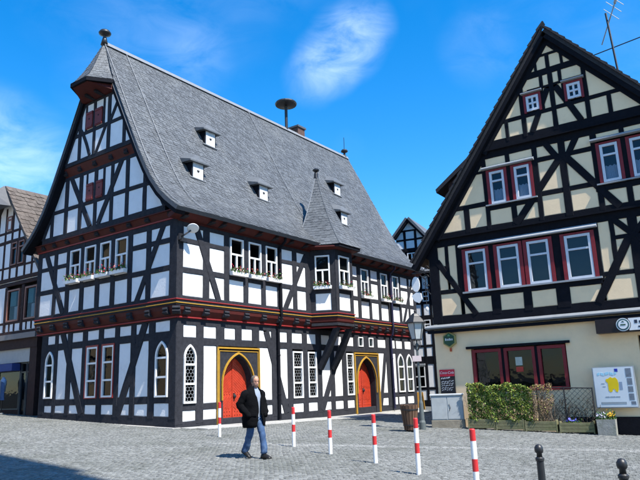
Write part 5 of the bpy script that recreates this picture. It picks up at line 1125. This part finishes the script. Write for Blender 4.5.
# stone planter
c = gp(8.98, 21.3); t = thing('stone_planter', 'square concrete planter with white and yellow flowers under the display panel', 'planter', c-PN*.2)
mb = MB(); b4 = [c+PX*x+PN*y for x, y in ((-.27, .0), (.27, .0), (.27, -.5), (-.27, -.5))]; ctr = c-PN*.25
mb.rings([b4, [p+ZH*.5+(p-ctr)*.04 for p in b4], [p+ZH*.5+(ctr-p)*.12 for p in b4], [p+ZH*.44+(ctr-p)*.14 for p in b4]]); build('pot', mb, mat('weathered_concrete', (.26, .26, .235), .9, .25, 6, .3, 25, dirt=((.10, .12, .06), 4, .5, .85)), t)
rr = random.Random(9); pts = [c-PN*rr.uniform(.02, .48)+PX*rr.uniform(-.3, .3)+ZH*(.5+abs(rr.gauss(0, .09))) for _ in range(160)]
build('foliage', leafmesh(pts, .05, rr), M_LEAF, t, kind='stuff', fixn=False)
for nm, mt, lo, hi in (('blossoms', mat('white_lilac_petal', (.62, .6, .75), .6, .1, 8, 0), -.28, .05), ('blossoms', mat('yellow_petal', (.7, .42, .03), .6, .1, 8, 0), .05, .28)):
    pts = [c-PN*rr.uniform(.0, .3)+PX*rr.uniform(lo, hi)+ZH*(.56+abs(rr.gauss(0, .09))) for _ in range(34)]; build(nm, leafmesh(pts, .045, rr, 1.), mt, t, kind='stuff', fixn=False)
# flowers in the troughs
fp = thing('pansies', 'clump of blue pansies in the trough below the wire lattice', 'flowers', gp(*(T0+PX*3.55-PN*.15).xy)+ZH*.33); b = wloc(fp)
build('foliage', leafmesh([b+PX*rr.gauss(0, .13)-PN*rr.uniform(-.06, .14)+ZH*abs(rr.gauss(0, .06)) for _ in range(70)], .045, rr), M_LEAF, fp, kind='stuff', fixn=False)
build('blossoms', leafmesh([b+PX*rr.gauss(0, .12)-PN*rr.uniform(-.08, .1)+ZH*(.06+abs(rr.gauss(0, .06))) for _ in range(30)], .045, rr, 1.), mat('blue_petal', (.16, .16, .62), .6, .2, 8, 0), fp, kind='stuff', fixn=False)
fp = thing('primroses', 'small yellow flowers at the cabinet end of the first trough', 'flowers', gp(*(T0+PX*.16-PN*.12).xy)+ZH*.33); b = wloc(fp)
build('foliage', leafmesh([b+PX*rr.gauss(0, .08)-PN*rr.uniform(-.06, .1)+ZH*abs(rr.gauss(0, .05)) for _ in range(40)], .04, rr), M_LEAF, fp, kind='stuff', fixn=False)
build('blossoms', leafmesh([b+PX*rr.gauss(0, .07)-PN*rr.uniform(-.06, .1)+ZH*(.05+abs(rr.gauss(0, .05))) for _ in range(16)], .04, rr, 1.), MATS['yellow_petal'], fp, kind='stuff', fixn=False)
# hedge: a mass of leaves on twigs; its right end is dry
def hedge(a0, a1, name, label, cat, mats, n, seed, dry=False):
    rr = random.Random(seed); c = gp(*(T0+PX*((a0+a1)/2)-PN*.28).xy); t = thing(name, label, cat, c)
    tw = MB()
    for k in range(int((a1-a0)*26)):
        x = rr.uniform(a0+.02, a1-.02); y = rr.uniform(.08, .42); p = T0+PX*x-PN*y; p = gp(p.x, p.y)+ZH*.28; q = p+PX*rr.gauss(0, .09)+PN*rr.gauss(0, .05)+ZH*rr.uniform(.7, 1.12); m_ = p.lerp(q, .5)+PX*rr.gauss(0, .04)
        tw.tube([p, m_, q], [.009, .007, .004], 4, False)
        for _ in range(5):
            s_ = m_.lerp(q, rr.random()); tw.tube([s_, s_+Vector((rr.gauss(0, .1), rr.gauss(0, .1), rr.uniform(.02, .16)))], [.004, .002], 3, False)
    build('twigs', tw, mat('hedge_twig', (.10, .075, .05), .9, .2) if not dry else mat('dry_twig', (.20, .145, .10), .9, .2), t, kind='stuff', fixn=False)
    for mt, fr_ in mats:
        pts = []
        while len(pts) < n*fr_:
            x = rr.uniform(a0, a1); zt = 1.57+.05*math.sin(x*5)+.035*math.sin(x*13+1); z = rr.uniform(.3, zt)
            y = rr.choice((rr.uniform(.0, .12), rr.uniform(.0, .5), rr.uniform(.0, .08)))+.03*math.sin(x*9+z*7)
            if dry and z < .32+(x-a0)*1.15-.35: continue
            if not dry and z < .75 and rr.random() < .3: continue
            if math.sin(x*17+z*11)*math.sin(x*7-z*13+2) > .72: continue
            p = T0+PX*x-PN*y; pts.append(gp(p.x, p.y)+ZH*z)
        build('foliage', leafmesh(pts, .034 if not dry else .024, rr, .9), mt, t, kind='stuff', fixn=False)
MLG = mat('hedge_leaf_green', (.16, .24, .035), .45, .3, 3, 0, island=.45, spec=.4); MLY = mat('hedge_leaf_yellow_green', (.32, .33, .06), .5, .3, 3, 0, island=.4, spec=.4)
MLD = mat('hedge_leaf_dark', (.030, .055, .014), .45, .3, 3, 0, island=.4, spec=.4); MDR = mat('dry_leaf', (.24, .155, .095), .8, .3, 3, 0, island=.4)
hedge(.06, 2.3, 'hedge', 'clipped green hedge growing from the wooden troughs below the inn window', 'hedge', ((MLG, .5), (MLY, .22), (MLD, .28)), 13000, 1)
hedge(2.22, 3.0, 'dry_hedge', 'dry brown bare end of the hedge beside the wire lattice', 'hedge', ((MDR, .85), (MLY, .15)), 2300, 2, True)
# wire lattice with withered climbers
lc = gp(*(T0+PX*3.4-PN*.3).xy); lf = thing('wire_lattice', 'dark wire lattice fence with withered climbers between hedge and display panel', 'fence', lc)
LP = lambda x, z, y=.3: gp(*(T0+PX*x-PN*y).xy)+ZH*z
mb = MB()
for x in (2.45, 3.35, 4.25): mb.tube([LP(x, .0), LP(x, 1.5)], .022, 6)
mb.tube([LP(2.45, 1.48), LP(4.25, 1.48)], .018, 6); build('rail', mb, M_IRON, lf)
mb = MB(); k = -1.2
while k < 1.9:
    for sg in (1, -1):
        pts = []
        for u in np.linspace(0, 1.2, 13):
            x = 2.45+k+u if sg > 0 else 4.25-k-u
            if 2.45 <= x <= 4.25: pts.append(LP(x, .3+u))
        if len(pts) > 1: mb.tube([pts[0], pts[-1]], .007, 4, False)
    k += .17
build('mesh_wire', mb, M_IRON, lf, kind='stuff', fixn=False)
mb = MB(); rr = random.Random(6)
for k in range(60):
    x = rr.uniform(2.45, 4.2); z = .3; pts = [LP(x, z, .28)]
    while z < rr.uniform(.6, 1.45): z += rr.uniform(.05, .12); x += rr.gauss(0, .05); pts.append(LP(x, z, .3+rr.gauss(0, .03)))
    if len(pts) > 1: mb.tube(pts, .007, 4, False)
build('withered_climber', mb, mat('dead_stem', (.055, .042, .032), .9, .3), lf, kind='stuff', fixn=False)
build('withered_leaves', leafmesh([LP(rr.uniform(2.45, 4.22), rr.uniform(.3, 1.25)*rr.uniform(.6, 1), .3+rr.gauss(0, .04)) for _ in range(500)], .03, rr, 1.), mat('dead_leaf', (.06, .055, .035), .9, .3, 3, 0, island=.4), lf, kind='stuff', fixn=False)
# display panel
dp = thing('advertising_board', 'white advertising display panel with yellow figure on the inn wall', 'board', FB.P(6.4, .3, .3))
FP = FB.sh(.3)
mb = MB(); bar(mb, FP, 5.77, 7.06, .22, 1.55, .0, -.12); build('case', mb, M_ZINC, dp)
mb = MB(); bar(mb, FP, 5.80, 7.03, .25, 1.52, .012, -.05); build('face', mb, mat('poster_pale_blue', (.60, .66, .70), .35, .04, 2, 0), dp)
def dec(nm, polys, mt, o=.016):
    mb = MB()
    for p in polys: mb.prism([FP.P(x, y, o) for x, y in p], [FP.P(x, y, .0) for x, y in p])
    return build(nm, mb, mt, dp)
dec('yellow_figure', [[(6.22, .78), (6.27, .72), (6.33, .74), (6.36, .82), (6.41, .82), (6.44, .74), (6.5, .72), (6.53, .8), (6.55, .98), (6.53, 1.12), (6.47, 1.2), (6.38, 1.18), (6.32, 1.22), (6.25, 1.17), (6.17, 1.15), (6.16, 1.08), (6.22, 1.02)]], mat('poster_yellow', (.72, .52, .01), .4, .06, 6, 0))
dec('grey_blue_block', [rect(6.56, 6.66, .8, 1.05)], mat('poster_grey_blue', (.25, .32, .42), .4, .1), .0155)  # printed grey-blue block beside the yellow figure
dec('headline', [[(5.92, 1.27), (6.0, 1.30), (6.0, 1.38), (5.92, 1.35)], [(6.03, 1.29), (6.13, 1.26), (6.13, 1.34), (6.03, 1.37)], [(6.16, 1.28), (6.28, 1.31), (6.28, 1.39), (6.16, 1.36)], [(6.31, 1.3), (6.42, 1.27), (6.42, 1.35), (6.31, 1.38)], [(6.45, 1.28), (6.52, 1.31), (6.52, 1.38), (6.45, 1.35)]], mat('poster_sky', (.32, .60, .74), .4, .05))
dec('blue_square', [rect(6.47, 6.57, 1.38, 1.48)], mat('poster_blue', (.02, .04, .35), .4, .05))
dec('footer_bar', [rect(5.95, 6.72, .34, .41)], mat('poster_grey', (.28, .33, .37), .4, .08))
dec('caption', [rect(6.1, 6.22, .56, .59), rect(6.24, 6.4, .56, .59), rect(6.42, 6.55, .56, .59), rect(6.02, 6.12, 1.0, 1.02), rect(6.05, 6.14, .9, .92)], MATS['poster_grey'])
dec('side_blocks', [rect(6.8, 6.97, 1.2, 1.48), rect(6.82, 6.97, .95, 1.16), rect(6.82, 6.97, .72, .9), rect(6.82, 6.97, .46, .67), rect(6.86, 7.0, .32, .42)], mat('poster_slate', (.16, .19, .23), .4, .3, 12, 0))
# ================================================================== invented buildings out of view, for window reflections and a foreground shadow
def reflection_house(cx, cy, rot, wd, dp_, h, rh, name, label, cat, wallm, roofm):  # made-up house, unseen, giving the windows something to reflect
    b = gp(cx, cy); t = thing(name, label, cat, b); ux = Vector((math.cos(rot), math.sin(rot), 0)); n = Vector((ux.y, -ux.x, 0))
    f = Fr(b, ux, n); mb = MB(); cs = [(-wd/2, -1.5), (wd/2, -1.5), (wd/2, h), (0, h+rh), (-wd/2, h)]
    mb.prism([f.P(s, z, 0) for s, z in cs], [f.P(s, z, -dp_) for s, z in cs]); build('wall', mb, wallm, t)
    for sg in (-1, 1):
        A = Vector((sg*(wd/2+.4), h-.4*rh/(wd/2))); B_ = Vector((0, h+rh)); d = (B_-A).normalized(); nn = Vector((-d.y, d.x)); nn = nn if nn.y > 0 else -nn
        q = [A+nn*.02, B_+nn*.02, B_+nn*.2, A+nn*.2]; mb = MB(); mb.prism([f.P(p.x, p.y, .4) for p in q], [f.P(p.x, p.y, -dp_-.4) for p in q]); build('roof', mb, roofm, t)
    for fl in range(int(h//2.9)):
        for k in range(int(wd//2)):
            s = -wd/2+1.2+k*(wd-2.4)/max(1, int(wd//2)-1); z = .9+fl*2.9; window(f, s-.45, s+.45, z, z+1.35, t, trans=(z+.9,), of=.04, ob=.0, fw=.08)
    mb = MB()
    for z in [2.75*k for k in range(1, int(h//2.75)+1)]: bar(mb, f, -wd/2, wd/2, z-.12, z+.12, .03, -.05)
    build('beam', mb, M_TIMBER_B, t)
reflection_house(-26, 2, R(52), 11, 10, 8.5, 7, 'added_corner_house', 'invented white gabled house behind the viewer to the left, for reflections', 'house', M_WHITE, M_RTILE)
reflection_house(-31, 21, R(70), 13, 10, 9, 7, 'added_side_house', 'invented cream gabled house out of view on the left, for reflections', 'house', M_CREAM, M_RTILE)
reflection_house(-32, 9, R(80), 11, 10, 8, 7, 'added_slate_house', 'invented slate-roofed cream house farther left out of view, for reflections', 'house', M_CREAM, M_SLATE2)
reflection_house(-14, -13, R(130), 12, 10, 9, 7, 'added_gabled_house', 'invented cream gabled house behind the viewer, for reflections', 'house', M_CREAM, M_SLATE2)
reflection_house(2, -24, R(165), 12, 10, 9, 7, 'added_square_house', 'invented grey-beamed gabled house farther behind the viewer, for reflections', 'house', M_WHITE, M_RTILE)
# invented tower, unseen at the right, placed to throw the left foreground shadow
tw_o = Vector((5.6, 2.0, 0)); ta = Vector((.75, -.66, 0)).normalized(); tb = Vector((-.66, -.75, 0)).normalized()
tc_ = tw_o+ta*2.0+tb*2.0; ch = thing('added_shadow_tower', 'invented square stone tower right of the viewer, added for its shadow', 'tower', gp(tc_.x, tc_.y))
mb = MB(); mb.box(tc_+ZH*13, 2.0, 2.0, 14.5, ta, tb); build('wall', mb, mat('rubble_stone', (.3, .27, .23), .9, .3, 3, .4, 8), ch)
mb = MB(); rs = [[tc_+ta*(x*2.2)*q+tb*(y*2.2)*q+ZH*z for x, y in ((-1, -1), (1, -1), (1, 1), (-1, 1))] for q, z in ((1, 27.5), (.02, 35))]; mb.rings(rs); build('spire_roof', mb, M_SLATE2, ch)
for z in (8, 14, 20):
    mb = MB(); mb.box(tc_-tb*2.0+ZH*z, .35, .04, .8, ta, tb); build('window', mb, M_DARK, ch)
# ================================================================== the walking man
mf = Vector((.74, -.672, 0)).normalized(); ml = Vector((-mf.y, mf.x, 0))          # forward, his left
mo = Vector((-1.60, 14.56, 0)); mo.z = gz(mo.x, mo.y)
MH = lambda f, l, z: mo+mf*f+ml*l+ZH*z
man = thing('person', 'man in black jacket and blue jeans walking across the cobbled square', 'person', mo)
def skin(name, verts, edges, radii, material, root=0, sub=2, noise=0., seed=0):
    me = bpy.data.meshes.new(name); p = wloc(man); me.from_pydata([tuple(Vector(v)-p) for v in verts], edges, []); me.update()
    o = bpy.data.objects.new(name, me); COL.objects.link(o)
    o.modifiers.new('skin', 'SKIN'); sl = me.skin_vertices[0].data
    for i, r in enumerate(radii): sl[i].radius = r if isinstance(r, tuple) else (r, r); sl[i].use_root = (i == root)
    sb = o.modifiers.new('sub', 'SUBSURF'); sb.levels = sub; sb.render_levels = sub
    dg = bpy.context.evaluated_depsgraph_get(); dg.update(); m2 = bpy.data.meshes.new_from_object(o.evaluated_get(dg)); bpy.data.objects.remove(o); m2.name = name
    if noise:
        from mathutils import noise as nz_
        for v in m2.vertices:
            q = v.co*9+Vector((seed, 0, 0)); v.co += v.normal*(noise*(nz_.noise(q)+.6*nz_.noise(q*Vector((1, 1, 1)).x*2.3)))
    m2.materials.clear()
    for pl in m2.polygons: pl.use_smooth = True
    return link(name, m2, material, man)
M_SKIN = mat('skin', (.46, .235, .16), .5, .08, 20, .03, 60); M_JKT = mat('black_jacket_cloth', (.0035, .0037, .0045), .9, .3, 12, .4, 40, spec=.08)
M_JEAN = mat('blue_denim', (.04, .08, .165), .85, .3, 10, .2, 70, dirt=((.13, .2, .3), 7, .5, .8)); M_SHIRT = mat('pale_shirt', (.24, .28, .35), .85, .08, 10, .1, 40)
M_HAIR = mat('grey_brown_hair', (.13, .105, .085), .7, .3, 30, .2, 80); M_SHOE = mat('black_shoe', (.012, .011, .01), .45, .2, 10, .05, 40)
# body: pelvis, spine, neck, head with nose and ears, arms to the pockets, legs
V = [MH(0, 0, .95), MH(0, 0, 1.15), MH(.01, 0, 1.38), MH(.02, 0, 1.50), MH(.045, 0, 1.57), MH(.065, 0, 1.665), MH(.06, 0, 1.72),
     MH(.09, 0, 1.60), MH(.05, .03, 1.63), MH(.05, -.03, 1.63),
     MH(.0, .20, 1.43), MH(-.06, .27, 1.17), MH(.09, .22, .97), MH(.0, -.20, 1.43), MH(-.08, -.28, 1.17), MH(.07, -.23, .97),
     MH(.01, .09, .88), MH(.17, .085, .50), MH(.22, .08, .10), MH(.0, -.09, .88), MH(-.03, -.095, .50), MH(-.22, -.09, .14)]
E_ = [(0, 1), (1, 2), (2, 3), (3, 4), (4, 5), (5, 6), (4, 7), (5, 8), (5, 9), (2, 10), (10, 11), (11, 12), (2, 13), (13, 14), (14, 15), (0, 16), (16, 17), (17, 18), (0, 19), (19, 20), (20, 21)]
Rr = [(.11, .09), (.11, .08), (.11, .08), .05, .05, .05, .04, .02, .02, .02, .045, .04, .03, .045, .04, .03, .085, .055, .035, .085, .055, .035]
body = skin('body', V, E_, Rr, M_SKIN)
# jeans
skin('jeans', [MH(.0, 0, .96), MH(.02, .09, .86), MH(.11, .092, .68), MH(.175, .088, .50), MH(.205, .085, .28), MH(.235, .082, .085), MH(.0, -.09, .86), MH(.0, -.096, .68), MH(-.035, -.097, .50), MH(-.13, -.094, .3), MH(-.225, -.09, .12)],
     [(0, 1), (1, 2), (2, 3), (3, 4), (4, 5), (0, 6), (6, 7), (7, 8), (8, 9), (9, 10)], [(.135, .125), .112, .098, .083, .078, .084, .112, .098, .083, .076, .082], M_JEAN, noise=.014, seed=3)
def shoe(f, l, z, pitch):
    mb = MB(); cs = [(-.10, .034, .055), (-.08, .044, .09), (0, .046, .10), (.08, .05, .075), (.15, .05, .05), (.19, .035, .035)]; rs = []
    for x, hw, h in cs:
        rs.append([MH(f+x*math.cos(pitch)-zz*math.sin(pitch)*-1*0+0, l+y, z+x*math.sin(pitch)+zz) for y, zz in ((-hw, .0), (-hw, h*.5), (-hw*.6, h), (hw*.6, h), (hw, h*.5), (hw, 0))])
    mb.rings(rs); o = build('shoe', mb, M_SHOE, man, smooth=True)
shoe(.24, .083, .01, 0.); shoe(-.20, -.09, .10, -.42)
# shirt front
mb = MB(); rs = []
for z, a, b in ((.88, .17, .125), (1.0, .17, .13), (1.15, .175, .135), (1.3, .18, .135), (1.42, .15, .115), (1.49, .085, .08), (1.52, .07, .07)): rs.append([MH(.02+b*math.cos(t), a*math.sin(t), z) for t in np.linspace(0, 2*math.pi, 25)[:-1]])
mb.rings(rs, False, False); build('shirt', mb, M_SHIRT, man, smooth=True)
# open jacket: torso shell with a gap at the front, collar, sleeves ending in the pockets
from mathutils import noise as nz_
mb = MB(); rs = []
for z, a, b, gap in ((.66, .25, .19, .40), (.68, .275, .21, .36), (.74, .28, .215, .32), (.77, .283, .218, .28), (.80, .285, .22, .26), (.86, .285, .222, .24), (.92, .28, .22, .22), (.98, .272, .215, .15), (1.05, .265, .21, .15), (1.11, .262, .205, .16), (1.18, .265, .2, .18), (1.24, .27, .2, .2), (1.30, .272, .195, .25), (1.36, .265, .185, .36), (1.40, .25, .175, .40), (1.46, .20, .145, .45), (1.50, .13, .115, .55), (1.545, .105, .10, .7)):
    r_ = []
    for t in np.linspace(gap, 2*math.pi-gap, 34):
        q = 1+.09*nz_.noise(Vector((t*2.2, z*9, 1)))+.05*nz_.noise(Vector((t*5, z*22, 4)))+.03*math.sin(z*55+2*math.sin(t))*(z < 1.45)*.5; r_.append(MH(.0+b*q*math.cos(t), a*q*math.sin(t), z))
    rs.append(r_)
inner = [[p+(MH(0, 0, 0)-p).to_2d().to_3d()*.06 for p in r_] for r_ in rs]
mb.rings(rs, False, False, closed=False); mb.rings(inner, False, False, closed=False)
n = len(rs[0])
for e in (0, n-1): mb.rings([[r_[e] for r_ in rs], [r_[e] for r_ in inner]], False, False, closed=False)
build('jacket', mb, M_JKT, man, smooth=True)
for sg, el in ((1, -.06), (-1, -.09)):
    skin('sleeve', [MH(.0, .17*sg, 1.43), MH(-.015, .245*sg, 1.37), MH(-.05, .30*sg, 1.26), MH(el-.02, .335*sg, 1.15), MH(.02, .31*sg, 1.03), MH(.10, .26*sg, .93), MH(.125, .225*sg, .88)], [(i, i+1) for i in range(6)], [.085, .095, .092, .09, .08, .068, .055], M_JKT, noise=.022, seed=sg*5)
# hands tucked at the pocket openings: palm, four fingers, thumb
for sg in (1, -1):
    b0 = MH(.05, .17*sg, .90); d = (mf*.55-ZH*.8-ml*.2*sg).normalized(); s = mf.cross(d).normalized()*sg; up = d.cross(s)
    vs = [b0, b0+d*.05]; es = [(0, 1)]; rd = [.026, .03]
    for k, (oy, ln) in enumerate(((-.03, .065), (-.01, .075), (.011, .072), (.03, .058))):
        i0 = len(vs); vs += [b0+d*.08+mf*oy*.9, b0+d*(.08+ln*.55)+mf*oy-up*.005, b0+d*(.08+ln)+mf*oy-up*.018]; es += [(1, i0), (i0, i0+1), (i0+1, i0+2)]; rd += [.0095, .009, .008]
    i0 = len(vs); vs += [b0+d*.04+mf*.045, b0+d*.085+mf*.06]; es += [(1, i0), (i0, i0+1)]; rd += [.011, .009]
    skin('hand', vs, es, rd, M_SKIN, sub=1)
# head (joined to the body mesh), hair, moustache, glasses
hfv = Vector((.56, -.83, 0)).normalized(); hlv = Vector((-hfv.y, hfv.x, 0)); hc0 = MH(.045, 0, 0)
HP = lambda f, l, z: hc0+hfv*f+hlv*l+ZH*z
HR = [(1.520, .075, .03, .030), (1.530, .092, .035, .042), (1.55, .104, .05, .053), (1.575, .106, .068, .062), (1.60, .106, .082, .067), (1.625, .104, .092, .071), (1.645, .101, .098, .074), (1.67, .106, .102, .077), (1.70, .103, .10, .077), (1.73, .09, .09, .070), (1.755, .068, .07, .056), (1.772, .04, .045, .034), (1.778, .012, .015, .01)]
def head_pt(i, t, gr=0.):
    z, ff, fb_, w_ = HR[i]; c, s_ = math.cos(t), math.sin(t)
    f = (ff if c > 0 else fb_)*c*(abs(c)**-.12 if abs(c) > .05 else 1); l = w_*s_*(abs(s_)**-.1 if abs(s_) > .05 else 1)
    ta = abs((t+math.pi) % (2*math.pi)-math.pi)
    if 1.575 <= z <= 1.65 and ta < .3: f += {1.575: .012, 1.60: .032, 1.625: .022, 1.645: .008}.get(z, 0)*(1-ta/.3)
    if z == 1.645 and .3 < ta < .75: f -= .010
    if 1.60 <= z <= 1.65 and 1.45 < ta < 1.8: l *= 1.17
    return HP(f*(1+gr), l*(1+gr), z+(gr*.06 if z > 1.7 else 0))
hm = MB(); hm.rings([[head_pt(i, 2*math.pi*k/36) for k in range(36)] for i in range(len(HR))])
hm.tube([HP(-.02, 0, 1.44), HP(-.005, 0, 1.50), HP(.01, 0, 1.57)], [.062, .056, .055], 14)
hb_ = build('head_tmp', hm, M_SKIN, man, smooth=True)
bmj = bmesh.new(); bmj.from_mesh(body.data); bmj.from_mesh(hb_.data); bmj.to_mesh(body.data); bmj.free(); bpy.data.objects.remove(hb_)
for pl in body.data.polygons: pl.use_smooth = True
hair = MB(); nT = 36; vs = [[head_pt(i, 2*math.pi*k/nT, .055+.02*math.sin(k*2.7+i)) for k in range(nT)] for i in range(len(HR))]; hair.v = [tuple(p) for r_ in vs for p in r_]
for i in range(3, len(HR)-1):
    for k in range(nT):
        ta = abs((2*math.pi*(k+.5)/nT+math.pi) % (2*math.pi)-math.pi); z = HR[i][0]
        if ta > (1.9 if z < 1.62 else 1.35 if z < 1.69 else .95 if z < 1.725 else .55 if z < 1.75 else -.1): hair.f.append([i*nT+k, i*nT+(k+1) % nT, (i+1)*nT+(k+1) % nT, (i+1)*nT+k])
build('hair', hair, M_HAIR, man, smooth=True)
mb = MB(); mb.tube([HP(.098, -.028, 1.566), HP(.113, 0, 1.578), HP(.098, .028, 1.566)], [.005, .008, .005], 6); build('moustache', mb, mat('grey_beard', (.15, .125, .11), .8, .2), man)
mb = MB()
for sg in (1, -1):
    c = HP(.112, .032*sg, 1.645); mb.tube([c+hlv*(.023*math.cos(t))+ZH*(.016*math.sin(t)) for t in np.linspace(0, 2*math.pi, 13)], .003, 5); mb.tube([HP(.11, .055*sg, 1.65), HP(.0, .085*sg, 1.65)], .003, 4)
mb.tube([HP(.116, -.01, 1.65), HP(.116, .01, 1.65)], .003, 4); build('glasses', mb, M_IRON, man)
mb = MB()
for sg in (1, -1): mb.lathe(HP(.088, .032*sg, 1.645), [(.002, -.009), (.010, -.005), (.011, .0), (.010, .005), (.002, .009)], 8)
build('eyes', mb, mat('eye', (.1, .08, .07), .3, .1), man)
mb = MB(); mb.tube([HP(.098, -.022, 1.556), HP(.107, 0, 1.556), HP(.098, .022, 1.556)], [.003, .005, .003], 6); build('lips', mb, mat('lips', (.4, .14, .12), .5, .1), man)
# pocket flaps and zip edges on the jacket
for sg in (1, -1):
    mb = MB(); c = MH(.175, .17*sg, .93); mb.box(c, .02, .07, .03, (mf*.75+ml*.66*sg).normalized(), (ml*.75-mf*.66*sg).normalized(), ZH, bev=.006); build('pocket_flap', mb, M_JKT, man)
